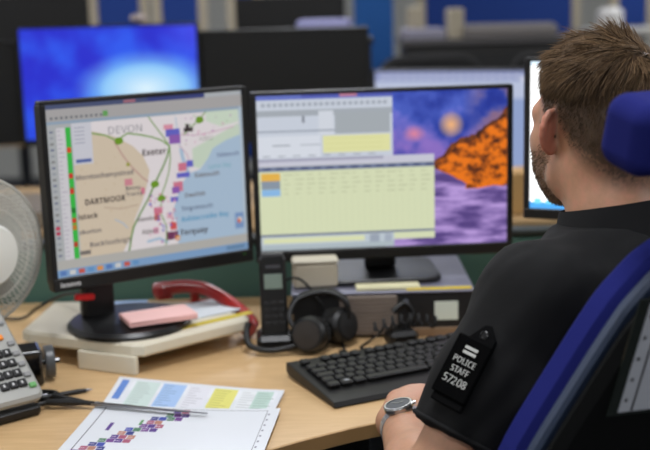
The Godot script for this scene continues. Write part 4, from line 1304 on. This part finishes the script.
func office_chair() -> void:
	var blue := mat("chair_blue", Color(1, 1, 1), .9, {"tex": noise_tex(.35, [[0.0, Color(.10, .115, .35)], [1.0, Color(.15, .17, .45)]], 14), "scale": Vector3(9, 9, 9), "spec": .2})
	var shell := mat("chair_shell", Color(.03, .033, .033), .7, {"spec": .25})
	var rimm := mat("chair_rim", Color(.16, .21, .30), .5)
	var steel := mat("chair_metal", Color(.16, .16, .17), .4, {"metal": .4})
	var t := thing("office_chair", "blue upholstered office chair with black shell back under the man", "chair", Vector3(.37, 0, -1.39), 26)
	# local: -z is the way the chair faces; x to its right
	var rec := Basis(Vector3.RIGHT, deg_to_rad(14))     # leans backwards
	var piv := Vector3(0, .55, .03)
	var outline := func(grow: float) -> PackedVector2Array:
		var p := PackedVector2Array()
		var half := [[-.03, .20], [.02, .235], [.10, .256], [.18, .260], [.26, .250], [.331, .231], [.417, .188], [.491, .147], [.524, .121], [.552, .090], [.567, .05], [.570, 0.0]]
		var cv := []
		for q in half: cv.append(Vector3(q[0], q[1], 0))
		half = []
		for q in curve(cv, 4): half.append([q.x, maxf(q.y, 0.0)])
		for q in half: p.append(Vector2(q[1] + (grow if q[1] > 0 else 0.0), q[0] + (grow if q[0] > .5 else 0.0)))
		for i in range(half.size() - 2, -1, -1): p.append(Vector2(-half[i][1] - grow, half[i][0] + (grow if half[i][0] > .5 else 0.0)))
		return p
	var T := Transform3D(rec, piv)
	var cu := MB.new(); cu.prism(outline.call(0.0), -.062, -.012, .014, T)
	part(t, "back_cushion", cu, blue)
	var rm := MB.new(); rm.prism(outline.call(.001), -.014, .002, .004, T)
	part(t, "rim", rm, rimm)
	var sb := MB.new(); sb.prism(outline.call(-.003), .0, .024, .010, T)
	part(t, "shell", sb, shell)
	# plastic pocket with a paper on the shell
	var ptilt := rec * Basis(Vector3.BACK, -.10)
	var PK := Transform3D(ptilt, T * Vector3(-.053, .452, .0250))
	var pk := part(t, "label_pocket", bx(Vector3(.200, .140, .002), .0005), mat("clear_sleeve", Color(.10, .12, .10), .15), PK)
	part(pk, "paper", bx(Vector3(.184, .130, .001), .0003, Vector3(.006, 0, .0015)), mat("sleeve_paper", Color(.66, .67, .70), .6))
	for k in 5: part(pk, "hole", bx(Vector3(.004, .004, .0006), .0002, Vector3(-.080, -.050 + k * .025, .0022)), mat("hole_dark", Color(.06, .06, .07), .8))
	part(pk, "rule", bx(Vector3(.0025, .128, .0006), .0002, Vector3(-.068, 0, .0022)), mat("hole_dark", Color.BLACK))
	# headrest on an arm that brings it forward
	var hr := T * Vector3(.013, .677, -.060)
	var hb := MB.new()
	hb.pillow(Vector3(.305, .080, .074), .023, Transform3D(rec, hr))
	part(t, "headrest", hb, blue)
	part(t, "hinge_disc", MBlathe([Vector2(0, -.012), Vector2(.020, -.012), Vector2(.022, 0), Vector2(.020, .012), Vector2(0, .014)], Transform3D(Basis(Vector3.RIGHT, PI / 2), hr + Vector3(-.098, -.010, .040))), mat("hinge_grey", Color(.42, .44, .47), .5))
	var ar := MB.new()
	for sx in [-.098, .098]: ar.tube(curve([T * Vector3(sx * .7, .46, -.002), T * Vector3(sx * .8, .56, -.002), hr + Vector3(sx, -.04, .050), hr + Vector3(sx, -.010, .042)], 5), .008, 10)
	part(t, "headrest_arm", ar, shell)
	part(t, "seat", bx(Vector3(.50, .09, .48), .035, Vector3(0, .455, -.22)), blue)
	part(t, "seat_pan", bx(Vector3(.44, .03, .42), .01, Vector3(0, .40, -.22)), shell)
	var bar := MB.new(); bar.tube(curve([Vector3(0, .40, -.12), Vector3(0, .40, .08), Vector3(0, .48, .12), T * Vector3(0, .12, .028)], 5), .022, 10)
	part(t, "back_bar", bar, shell)
	part(t, "gas_column", MBlathe([Vector2(0, .09), Vector2(.03, .09), Vector2(.03, .25), Vector2(.02, .25), Vector2(.02, .40), Vector2(0, .40)], Transform3D(Basis(), Vector3(0, 0, -.22))), steel)
	for k in 5:
		var a := k * TAU / 5 + .3
		var d := Vector3(sin(a), 0, cos(a))
		var lg := MB.new(); lg.tube([Vector3(0, .10, -.22), Vector3(0, .075, -.22) + d * .30], [.028, .016], 10)
		var leg := part(t, "leg", lg, shell)
		var cs := MB.new()
		cs.lathe([Vector2(0, -.022), Vector2(.024, -.022), Vector2(.028, -.012), Vector2(.028, .012), Vector2(.024, .022), Vector2(0, .022)], 16, Transform3D(Basis(Vector3.UP, a) * Basis(Vector3.BACK, PI / 2), Vector3(0, .028, -.22) + d * .30))
		part(leg, "caster", cs, steel)

func person() -> void:
	var root := Vector3(.40, 0, -1.50)
	var t := thing("person", "seated man in a black short-sleeved uniform shirt facing the screens", "person", root)
	var back := Transform3D(Basis(), -root)
	var rv := Vector3(cos(deg_to_rad(BYAW)), 0, -sin(deg_to_rad(BYAW)))
	var fv := Vector3(-sin(deg_to_rad(BYAW)), 0, -cos(deg_to_rad(BYAW)))
	var S := Vector3(.385, .995, -1.52)
	var Ls := S - rv * .163
	var Rs := S + rv * .163
	var Le := Vector3(.120, .765, -1.350)
	var Lw := Vector3(.101, .764, -1.590)
	var Re := Rs + Vector3(.06, -.21, -.06)
	var Rw := Re + Vector3(-.10, 0.0, -.20)
	var hip := Vector3(.42, .545, -1.475)
	# ---- head frame
	var HY := 20.0
	var hb := yb(HY) * Basis(Vector3.RIGHT, deg_to_rad(1))
	var hc := Vector3(.374, 1.183, -1.588)
	var HT := Transform3D(hb * Basis.from_scale(Vector3.ONE * 1.04), hc)
	var inv := HT.affine_inverse()
	var nzz := FastNoiseLite.new(); nzz.seed = 31; nzz.frequency = 60.0; nzz.fractal_octaves = 3
	var nzf := FastNoiseLite.new(); nzf.seed = 32; nzf.frequency = 400.0; nzf.fractal_octaves = 2
	var skin0 := Color(.41, .210, .122)
	# ---- head, neck and ears, fine grid, in the head frame
	var hf := Field.new(Vector3(-.115, -.245, -.125), Vector3(.115, .135, .13), .0034)
	hf.ellipsoid(Vector3(0, .030, .014), Vector3(.0745, .088, .099), .02)
	hf.ellipsoid(Vector3(0, -.028, -.038), Vector3(.060, .076, .050), .03)
	hf.ellipsoid(Vector3(0, -.005, .052), Vector3(.062, .055, .050), .02)
	for s in [-1, 1]:
		hf.capsule(Vector3(s * .053, -.058, .002), Vector3(s * .014, -.092, -.068), .0225, .020, .02)
		hf.ellipsoid(Vector3(s * .038, -.045, -.040), Vector3(.026, .036, .034), .02)
		hf.ellipsoid(Vector3(s * .043, -.018, -.050), Vector3(.022, .020, .024), .02)
		hf.capsule(Vector3(s * .052, .018, -.058), Vector3(s * .014, .024, -.082), .012, .012, .014)
		hf.ellipsoid(Vector3(s * .031, .0, -.088), Vector3(.012, .008, .009), .008, Basis.IDENTITY, true)
	hf.capsule(Vector3(0, .010, -.086), Vector3(0, -.030, -.108), .009, .012, .012)
	hf.capsule(Vector3(-.018, -.062, -.086), Vector3(.018, -.062, -.086), .007, .007, .008)
	# neck runs down towards the shoulders
	var nb := inv * (S + Vector3(0, .045, 0) - fv * .01)
	hf.capsule(Vector3(-.004, -.045, .022), nb, .057, .062, .03)
	for s in [-1, 1]:
		hf.capsule(Vector3(s * .040, -.050, .035), nb + Vector3(s * .035, -.01, -.01), .020, .024, .025)
	# ears: rim, inner fold, bowl and lobe
	for s in [-1, 1]:
		var ec := Vector3(s * .0715, -.002, .008)
		var ex := Vector3(s * .92, .0, .39).normalized()
		var ey := Vector3(0, 1, .14).normalized()
		var rim := []
		for k in 11:
			var a := deg_to_rad(-120 + k * 27.0)
			rim.append(ec + ex * (.010 + .0165 * cos(a)) + ey * (.006 + .0245 * sin(a)))
		for k in 10: hf.capsule(rim[k], rim[k + 1], .0042, .0042, .003)
		hf.capsule(ec + ex * .006 + ey * .022, ec + ex * .012 + ey * -.006, .0038, .0040, .004)
		hf.ellipsoid(ec + ex * .010 + ey * .005, Vector3(.0045, .024, .014), .005, Basis(ex.cross(ey), ey, ex).orthonormalized())
		hf.capsule(ec + ex * .004 + ey * -.014, ec + ex * .006 + ey * -.021, .0065, .0062, .006)
		hf.capsule(ec + Vector3(-s * .006, -.014, -.002), ec + Vector3(-s * .006, .016, -.002), .007, .007, .006)
	var paint_head := func(q: Vector3) -> Color:
		var m := nzz.get_noise_3d(q.x, q.y, q.z)
		var f := nzf.get_noise_3d(q.x, q.y, q.z)
		var c := skin0 * (1.0 + .10 * m + .08 * f)
		if absf(q.x) > .0755 and q.y > -.04 and q.y < .05 and q.z > -.012 and q.z < .06: c = c.lerp(Color(.52, .17, .11), .6)
		c = c.lerp(Color(.48, .20, .13), clampf(m * 1.2, 0, .4))
		# stubble of the beard and the clipped hairline, a matter with grain
		var beard := clampf((-.022 - q.y) * 45.0, 0, 1) * clampf((.006 - q.z) * 60.0, 0, 1) * clampf((q.y + .135) * 60.0, 0, 1)
		var side := clampf(1.0 - absf(q.z + .016) / .014, 0, 1) * clampf((q.y + .05) * 40, 0, 1) * clampf((.06 - q.y) * 60, 0, 1) * (1.0 if absf(q.x) < .0745 else 0.0)
		c = c.lerp(Color(.075, .045, .026), clampf(maxf(beard, side) * (.55 + f * .9), 0, .9))
		var hair := scalp(q)
		if hair > -0.6: c = c.lerp(Color(.055, .036, .022), clampf((hair + .5) * 1.1 * (.85 + f * .6), 0, .92))
		c.a = 1.0
		return c
	var body := MB.new()
	hf.nets(body, HT, paint_head)
	# ---- coarse trunk inside the clothes, joined to the neck and arms
	var bf := Field.new(Vector3(.05, .44, -1.90), Vector3(.72, 1.10, -1.25), .014)
	bf.capsule(hip, S - Vector3(0, .12, 0), .10, .10, .05)
	bf.capsule(Ls + rv * .02, Rs - rv * .02, .048, .048, .06)
	bf.capsule(S - Vector3(0, .02, 0), S + Vector3(0, .05, 0), .06, .055, .04)
	bf.capsule(Ls, Le, .046, .040, .03)
	bf.capsule(Rs, Re, .046, .040, .03)
	bf.capsule(Re, Rw, .042, .028, .02)
	bf.capsule(hip - rv * .08, hip + rv * .08, .09, .09, .05)
	var plain := func(q: Vector3) -> Color:
		var f := nzf.get_noise_3d(q.x, q.y, q.z)
		var m := nzz.get_noise_3d(q.x, q.y, q.z)
		var c := skin0 * (1.0 + .10 * f + .10 * m)
		c.a = 1.0
		return c
	bf.nets(body, Transform3D.IDENTITY, plain)
	# ---- left forearm and hand, fine grid
	var af := Field.new(Vector3(.04, .700, -1.86), Vector3(.27, .91, -1.27), .0036)
	var fdir := (Lw - Le).normalized()
	af.capsule(Ls.lerp(Le, .55), Le, .048, .045, .02)
	af.capsule(Le, Le.lerp(Lw, .35), .046, .045, .02)
	af.capsule(Le.lerp(Lw, .35), Lw, .044, .0275, .02)
	af.capsule(Le.lerp(Lw, .8) + Vector3(.008, 0, 0), Lw + Vector3(.010, 0, 0), .026, .024, .02)
	# palm: from the wrist to the knuckles, hand turned a little to the right
	var hd := Vector3(.28, .02, -.96).normalized()
	var hs := hd.cross(Vector3.UP).normalized()          # to the hand's right
	var W0 := Lw + Vector3(0, .002, -.012)
	for k in 4:
		var off := -.028 + k * .0185
		var kn: Vector3 = W0 + hd * [.070, .080, .084, .080][k] + hs * (off + .004) + Vector3(0, [.006, .012, .014, .012][k], 0)
		af.capsule(W0 + hs * off * .6, kn, .019, .0125, .018)
		var f1: float = [.034, .042, .046, .042][k]
		var pip: Vector3 = kn + hd * f1 * .85 + Vector3(0, -.010, 0) + hs * off * .1
		var dip: Vector3 = pip + hd * f1 * .38 + Vector3(0, -.020, 0)
		var tip: Vector3 = dip + hd * .006 + Vector3(0, -.016, 0)
		af.capsule(kn, pip, .0108, .0092, .006)
		af.capsule(pip, dip, .0090, .0080, .003)
		af.capsule(dip, tip, .0080, .0068, .003)
	var t0 := W0 + hs * .020 + hd * .018 + Vector3(0, -.006, 0)
	var t1 := t0 + hs * .026 + hd * .034 + Vector3(0, -.006, 0)
	var t2 := t1 + hs * .006 + hd * .032 + Vector3(0, -.006, 0)
	af.capsule(t0, t1, .016, .0115, .012)
	af.capsule(t1, t2, .0108, .0085, .004)
	var paint_hand := func(q: Vector3) -> Color:
		var f := nzf.get_noise_3d(q.x, q.y, q.z)
		var m := nzz.get_noise_3d(q.x, q.y, q.z)
		var c := skin0 * (1.05 + .10 * f + .08 * m)
		if q.z < Lw.z - .02: c = c.lerp(Color(.50, .25, .17), clampf((Lw.z - .02 - q.z) * 12, 0, .4))
		c.a = 1.0
		return c
	af.nets(body, Transform3D.IDENTITY, paint_hand)
	var skin_m := mat("skin", Color(1, 1, 1), .5, {"vc": true, "sss": .12})
	part(t, "body", body, skin_m, back)
	# ---- eyes (on the far side of the head)
	for s in [-1, 1]:
		var em := MB.new()
		em.lathe([Vector2(0, -.011), Vector2(.008, -.008), Vector2(.011, 0), Vector2(.008, .008), Vector2(0, .011)], 16, HT * Transform3D(Basis(), Vector3(s * .031, 0, -.072)))
		part(t, "eye", em, mat("eye_white", Color(.85, .84, .82), .3), back)
	# ---- shirt
	var cf := Field.new(Vector3(.03, .50, -1.84), Vector3(.74, 1.13, -1.24), .0085)
	var chest := S + Vector3(0, -.10, 0) + fv * .012
	cf.capsule(Ls + rv * .015 + Vector3(0, -.012, 0), Rs - rv * .015 + Vector3(0, -.012, 0), .064, .064, .05)
	cf.capsule(chest - rv * .085, chest + rv * .085, .108, .108, .06)
	cf.capsule(chest - rv * .07 + Vector3(0, -.15, 0), chest + rv * .07 + Vector3(0, -.15, 0), .108, .108, .06)
	cf.capsule(hip - rv * .07 + Vector3(0, .07, 0), hip + rv * .07 + Vector3(0, .07, 0), .115, .115, .06)
	cf.capsule(S + Vector3(0, .01, 0) - fv * .005, S + Vector3(0, .055, 0) + fv * .012, .080, .064, .06)
	for s in [-1, 1]:
		cf.capsule(S + rv * s * .03 + Vector3(0, .035, 0), S + rv * s * .13 + Vector3(0, .002, 0), .046, .050, .05)
	cf.capsule(S - fv * .045 + rv * -.05 + Vector3(0, -.05, 0), S - fv * .045 + rv * .05 + Vector3(0, -.05, 0), .07, .07, .06)
	# sleeves
	var A := (Le - Ls).normalized()
	var al := Ls.distance_to(Le)
	var hem := Ls + A * (al * .72)
	cf.capsule(Ls + Vector3(0, -.008, 0), Ls + A * al * .45, .068, .066, .035)
	cf.capsule(Ls + A * al * .45, Ls + A * al * 1.1, .066, .061, .03)
	var Ar := (Re - Rs).normalized()
	cf.capsule(Rs, Rs + Ar * .27, .066, .060, .035)
	cf.cut(hem, A, hem + A * .09, .115)
	var nt := S + Vector3(0, .072, 0) + fv * .02
	# folds: shallow ripples running down the sleeve and across the back
	var fold := FastNoiseLite.new(); fold.seed = 41; fold.frequency = 9.0; fold.fractal_octaves = 2
	for z in cf.nz:
		for y in cf.ny:
			for x in cf.nx:
				var i: int = (z * cf.ny + y) * cf.nx + x
				if absf(cf.d[i]) < .03:
					var q := cf.o + Vector3(x, y, z) * cf.s
					var al2 := (q - Ls).dot(A)
					var rad := (q - Ls - A * al2)
					cf.d[i] += .0045 * fold.get_noise_3d(rad.x * 2.2 + al2 * .6, rad.y * 2.2, rad.z * 2.2 + al2 * .5) + .002 * fold.get_noise_3d(q.x * 3.0, q.y * 1.2 + 5.0, q.z * 3.0)
	cf.cut(nt, (Vector3(0, 1, 0) + fv * .10).normalized(), nt + Vector3(0, .08, 0), .16)
	var sh := MB.new()
	cf.nets(sh, Transform3D.IDENTITY, func(_q): return Color(1, 1, 1))
	var cloth := mat("shirt_black", Color(.085, .085, .087), .85, {"spec": .3, "bump": noise_tex(.5, [], 6, 256, 2, true), "bump_scale": .25, "scale": Vector3(24, 24, 24)})
	var shirt := part(t, "shirt", sh, cloth, back)
	# collar band round the neck
	var cb := MB.new()
	var cN := 40
	var nk0 := HT * Vector3(-.004, -.045, .022)
	var nk1 := S + Vector3(0, .045, 0) - fv * .01
	var H0 := S.y + .073
	var nc := nk1.lerp(nk0, (H0 + .01 - nk1.y) / (nk0.y - nk1.y))
	var cp := func(a: float, rr: float, h: float) -> Vector3:
		var dirv := rv * cos(a) + fv * sin(a)
		return Vector3(nc.x, 0, nc.z) + dirv * rr * (1.0 if absf(sin(a)) < .5 else 1.02) + Vector3(0, h - .016 * sin(a), 0)
	var rows := [[.092, H0 - .040], [.080, H0 - .014], [.0755, H0 + .006], [.0735, H0 + .019], [.0710, H0 + .022], [.0685, H0 + .019], [.068, H0 - .01]]
	for k in cN:
		var a0 := TAU * k / cN; var a1 := TAU * (k + 1) / cN
		for j in rows.size() - 1:
			var q := [cp.call(a0, rows[j][0], rows[j][1]), cp.call(a1, rows[j][0], rows[j][1]), cp.call(a1, rows[j + 1][0], rows[j + 1][1]), cp.call(a0, rows[j + 1][0], rows[j + 1][1])]
			var n0 := (rv * cos(a0) + fv * sin(a0)) * (1.0 if j < 4 else -.6) + Vector3(0, .5 if j < 4 else .8, 0)
			var n1 := (rv * cos(a1) + fv * sin(a1)) * (1.0 if j < 4 else -.6) + Vector3(0, .5 if j < 4 else .8, 0)
			cb.quads(q[0], q[1], q[2], q[3], n0.normalized(), n1.normalized(), n1.normalized(), n0.normalized())
	part(shirt, "collar", cb, cloth)
	# sleeve hem band
	var hm := MB.new()
	var e1 := A.cross(Vector3.UP).normalized(); var e2 := A.cross(e1).normalized()
	var ringp := []
	for k in 37:
		var a := TAU * k / 36
		var dirv := e1 * cos(a) + e2 * sin(a)
		var rr := .02
		while rr < .12 and cf.at(hem - A * .012 + dirv * rr) < 0.0: rr += .001
		ringp.append(hem - A * .006 + dirv * minf(rr - .001, .07))
	hm.tube(ringp, .0035, 6, false)
	part(shirt, "sleeve_hem", hm, cloth)
	# seam over the back of the shoulder
	var sm := []
	for k in 9:
		var q := (S + Vector3(0, .040, 0) - rv * .055).lerp(S - rv * .105 + Vector3(0, -.13, 0), k / 8.0)
		var rr := .0
		while rr < .2 and cf.at(q - fv * rr) < 0.0: rr += .001
		sm.append(q - fv * (rr - .0006))
	var smb := MB.new(); smb.tube(curve(sm, 3), .0014, 6)
	part(shirt, "seam", smb, mat("seam_black", Color(.05, .05, .052), .9, {"spec": .15}))
	# ---- rank slide on the sleeve
	var N := Vector3(-.64, .20, .74)
	N = (N - A * N.dot(A)).normalized()
	var R := (-A).cross(N).normalized()
	var pc := Ls + A * (al * .44)
	var sr := .04
	while cf.at(pc + N * sr) < 0.0: sr += .001
	var sr2 := .04
	while cf.at(pc - A * .045 + N * sr2) < 0.0: sr2 += .001
	var tabt := atan2(sr2 - sr, .045)
	var PT := Transform3D(Basis(R, -A, N), pc + N * (sr + .001))
	var slide := MB.new()
	slide.box(Vector3(.050, .076, .006), .0016, PT)
	var sl := part(shirt, "rank_slide", slide, mat("slide_black", Color(.03, .03, .032), .9, {"spec": .12}))
	var tabm := MB.new()
	tabm.prism(PackedVector2Array([Vector2(-.020, .028), Vector2(.022, .028), Vector2(.020, .045), Vector2(.004, .060), Vector2(-.004, .058)]), -.004, .0025, .001, PT * Transform3D(Basis(Vector3.RIGHT, tabt), Vector3(0, .002, .001)))
	part(shirt, "shoulder_tab", tabm, mat("tab_black", Color(.045, .045, .048), .85, {"spec": .15}))
	part(shirt, "button", MBlathe([Vector2(0, 0), Vector2(.0055, 0), Vector2(.0058, .0015), Vector2(.004, .0022), Vector2(.0035, .0012), Vector2(0, .0012)], PT * Transform3D(Basis(Vector3.RIGHT, PI / 2), Vector3(.003, .047, .004 + .047 * tan(tabt))), 20), mat("button_black", Color(.04, .04, .045), .25))
	var low := MB.new()
	low.box(Vector3(.046, .010, .005), .0015, PT * Transform3D(Basis(), Vector3(.001, -.043, -.0025)))
	part(shirt, "tab_end", low, mat("tab_black", Color.BLACK))
	var silver := mat("slide_print", Color(.72, .72, .70), .6)
	for k in 2: part(sl, "bar", bx(Vector3(.0185, .0036, .0008), .0002), silver, PT * Transform3D(Basis(), Vector3(.001, .0255 - k * .0062, .0034)))
	for q in [["POLICE", .0080, .0072], ["STAFF", -.0040, .0072], ["57208", -.0175, .0090]]:
		var tm := text_mesh(q[0], .0004, 32, q[2] / 23.0, false, false)
		part(sl, "lettering", tm, silver, PT * Transform3D(Basis(), Vector3(0, q[1], .0034)))
	# ---- trousers
	var tf := Field.new(Vector3(.0, .0, -2.2), Vector3(.8, .66, -1.3), .016)
	tf.capsule(hip - rv * .07, hip + rv * .07, .105, .105, .05)
	for s in [-1, 1]:
		var kn: Vector3 = hip + fv * .43 + rv * s * .13 + Vector3(0, .005, 0)
		var an: Vector3 = kn + Vector3(0, -.44, 0) + fv * .02
		tf.capsule(hip + rv * s * .09, kn, .085, .062, .04)
		tf.capsule(kn, an, .062, .045, .03)
	var tr := MB.new(); tf.nets(tr, Transform3D.IDENTITY, func(_q): return Color(1, 1, 1))
	part(t, "trousers", tr, mat("trouser_black", Color(.014, .014, .016), .9), back)
	for s in [-1, 1]:
		var an2: Vector3 = hip + fv * .43 + rv * s * .13 + Vector3(0, -.435, 0) + fv * .02
		var bt := Field.new(an2 + Vector3(-.25, -.13, -.25), an2 + Vector3(.25, .08, .25), .014)
		var fl := Vector3(an2.x, .042, an2.z)
		bt.capsule(fl - fv * .05, fl + fv * .15, .040, .034, .03)
		bt.capsule(fl, an2 + Vector3(0, .02, 0), .046, .046, .03)
		bt.cut(Vector3(0, .004, 0), Vector3.DOWN, fl, .5)
		var bm := MB.new(); bt.nets(bm, Transform3D.IDENTITY, func(_q): return Color(1, 1, 1))
		part(t, "shoe", bm, mat("shoe_black", Color(.015, .015, .015), .3), back)
	hair(t, hf, HT, back)
	beard(t, hf, HT, back)
	watch(Lw, fdir)

# how far inside the hairline a point of the head lies: above 0 is hair, below it fades to clipped skin
func scalp(q: Vector3) -> float:
	# front hairline, temples, round the ear, nape
	var ang := atan2(absf(q.x), -q.z)           # 0 at the face, PI at the back
	var line_y: float
	if ang < .7: line_y = .082
	elif ang < 1.15: line_y = lerpf(.082, .045, (ang - .7) / .45)
	elif ang < 1.4: line_y = lerpf(.045, .012, (ang - 1.15) / .25)
	elif ang < 1.75: line_y = lerpf(.012, .036, (ang - 1.4) / .35)
	elif ang < 2.1: line_y = lerpf(.036, -.010, (ang - 1.75) / .35)
	else: line_y = lerpf(-.010, -.055, clampf((ang - 2.1) / .7, 0, 1))
	return (q.y - line_y) / .03

func hair(t: Node3D, hf: Field, HT: Transform3D, back: Transform3D) -> void:
	var rg := RandomNumberGenerator.new(); rg.seed = 5
	var mb := MB.new()
	var nz := FastNoiseLite.new(); nz.seed = 51; nz.frequency = 22.0; nz.fractal_octaves = 2
	var nc := FastNoiseLite.new(); nc.seed = 52; nc.frequency = 70.0
	var crown := Vector3(.022, .105, .072)
	var tries := 26000
	for i in tries:
		var d := Vector3(rg.randfn(), rg.randfn(), rg.randfn()).normalized()
		if d.y < -.45: continue
		var c0 := Vector3(0, .025, .015)
		# march to the surface
		var r := .06
		while r < .13 and hf.at(c0 + d * r) < 0.0: r += .0015
		var p := c0 + d * (r - .001)
		if absf(p.x) > .0755 and p.y < .040 and p.z < .05: continue           # ears
		var s := scalp(p)
		if s < -.25: continue
		if s < .6 and rg.randf() > (s + .35) / .95: continue
		var n := hf.grad(p)
		var topness := clampf((p.y - .030) / .068, 0, 1)
		topness = topness * topness * (3 - 2 * topness)
		if topness < .3 and rg.randf() < .35 - topness: continue
		var length := lerpf(lerpf(.002, .007, clampf(s / 3.0, 0, 1)), .034, topness) * rg.randf_range(.75, 1.2)
		# frontal tuft lifts
		var front := clampf((-.02 - p.z) / .05, 0, 1) * topness
		length += front * .022
		length *= lerpf(.55, 1.0, clampf((p - crown).length() / .045, 0, 1))
		# flow: away from the crown whorl on top, down and back on the sides
		var away := (p - crown)
		var tang := away - n * away.dot(n)
		tang = tang.normalized() if tang.length() > 1e-4 else Vector3.FORWARD
		var swirl := n.cross(tang) * .7 * exp(-away.length() / .05)
		var down := Vector3(0, -1, .35); down = (down - n * down.dot(n)).normalized()
		var flow := (tang + swirl).lerp(down, (1.0 - topness) * .75).normalized()
		var w := Vector3(nz.get_noise_3d(p.x, p.y, p.z), nz.get_noise_3d(p.x + 3, p.y, p.z), nz.get_noise_3d(p.x, p.y + 7, p.z)) * 1.1
		var cl := Vector3(nc.get_noise_3d(p.x, p.y, p.z), nc.get_noise_3d(p.x + 5, p.y, p.z), nc.get_noise_3d(p.x, p.y + 5, p.z)) * .5
		flow = (flow + (w * .8 + cl * .8) * (.35 + .55 * topness)).normalized()
		flow = (flow - n * minf(0.0, flow.dot(n))).normalized()
		var lift := lerpf(.38, .36 + front * .75, topness)
		var dir := (flow + n * lift).normalized()
		var pts := [p]
		var seg := 4 if topness > .2 else 2
		var q := p
		for k in seg:
			q += dir * length / seg
			dir = (dir + flow * .25 - n * .14).normalized()
			if hf.at(q) < .002: q += n * (.002 - hf.at(q))
			pts.append(q)
		var w0 := lerpf(.00042, .00075, topness)
		var rad := []
		for k in pts.size(): rad.append(w0 * (1.0 - .85 * float(k) / (pts.size() - 1)))
		var v := rg.randf() + nc.get_noise_3d(p.x * .6, p.y * .6, p.z * .6) * .5
		var c := Color(.042, .025, .013).lerp(Color(.185, .115, .060), clampf(v, 0, 1) * lerpf(.55, 1.0, topness))
		mb.col = c
		var P := []
		for a in pts: P.append(HT * a)
		mb.tube(P, rad, 3, false)
	var hm := mat("hair_brown", Color(1, 1, 1), .6, {"vc": true, "spec": .3})
	part(t, "hair", mb, hm, back)

func beard(t: Node3D, hf: Field, HT: Transform3D, back: Transform3D) -> void:
	var rg := RandomNumberGenerator.new(); rg.seed = 8
	var mb := MB.new()
	for i in 11000:
		var d := Vector3(rg.randfn(), rg.randfn(), rg.randfn()).normalized()
		var c0 := Vector3(0, -.045, -.030)
		var r := .02
		while r < .12 and hf.at(c0 + d * r) < 0.0: r += .0015
		var p := c0 + d * (r - .0008)
		if p.z > .004 or p.y > .012 or p.y < -.112 or absf(p.x) > .071: continue
		if p.y > -.030 and (p.z < -.034 or p.z > -.004): continue
		if p.z < -.060 and p.y > -.045: continue
		if rg.randf() < clampf((p.z + .012) / .018, 0, .75): continue
		var n := hf.grad(p)
		var flow := Vector3(0, -1, -.2) + Vector3(rg.randfn(), rg.randfn(), rg.randfn()) * .25
		var q := p + (n * .7 + flow * .6).normalized() * rg.randf_range(.0022, .0042)
		mb.col = Color(.070, .042, .024).lerp(Color(.23, .14, .08), rg.randf())
		mb.tube([HT * p, HT * p.lerp(q, .55), HT * q], [.00042, .00034, .0001], 3, false)
	part(t, "beard", mb, mat("hair_brown", Color.WHITE), back)

func watch(Lw: Vector3, fdir: Vector3) -> void:
	var t := thing("wristwatch", "round steel watch with dark blue dial on the man's left wrist", "watch", Lw + fdir * -.012)
	# local: band circles the forearm axis (fdir); dial on the back of the wrist
	var upv := Vector3(-.22, .96, .16)
	upv = (upv - fdir * upv.dot(fdir)).normalized()
	var side := fdir.cross(upv).normalized()
	var B := Basis(side, upv, -fdir).orthonormalized()
	if B.determinant() < 0: B = Basis(-side, upv, -fdir)
	var steel := mat("watch_steel", Color(.70, .70, .70), .22, {"metal": .9})
	var strap := mat("watch_strap", Color(.62, .62, .63), .35, {"metal": .7})
	# strap links all round
	var NL := 26
	for k in NL:
		var a := TAU * k / NL
		if absf(wrapf(a - PI / 2, -PI, PI)) < .55: continue
		var rx := .0345; var ry := .0315
		var c := B * Vector3(cos(a) * rx + .004, sin(a) * ry, 0)
		var nn := (B * Vector3(cos(a) / rx, sin(a) / ry, 0)).normalized()
		var tn := nn.cross(fdir).normalized()
		var l := MB.new(); l.box(Vector3(.0078, .0026, .017), .0008, Transform3D(Basis(tn, nn, tn.cross(nn)), c))
		part(t, "strap_link", l, strap)
	var C := Transform3D(B, B * Vector3(.003, .0335, 0))
	part(t, "case", MBlathe([Vector2(0, -.004), Vector2(.0195, -.004), Vector2(.0215, -.001), Vector2(.0215, .004), Vector2(.0200, .0062), Vector2(.0175, .0064), Vector2(.0172, .0048), Vector2(0, .0048)], C, 40), steel)
	part(t, "dial", MBlathe([Vector2(.0172, .0049), Vector2(.0170, .0056), Vector2(0, .0058)], C, 40), mat("watch_dial", Color(.05, .09, .18), .3))
	part(t, "crown", MBlathe([Vector2(0, 0), Vector2(.003, 0), Vector2(.003, .004), Vector2(0, .0042)], C * Transform3D(Basis(Vector3.BACK, -PI / 2), Vector3(.021, .001, 0)), 12), steel)
	for k in 2:
		var hnd := bx(Vector3(.0012, .0004, [.012, .009][k]), .0001, Vector3(0, .0062, -[.006, .0045][k]))
		part(t, "watch_hand", hnd, steel, C * Transform3D(yb([40.0, -75.0][k]), Vector3.ZERO))
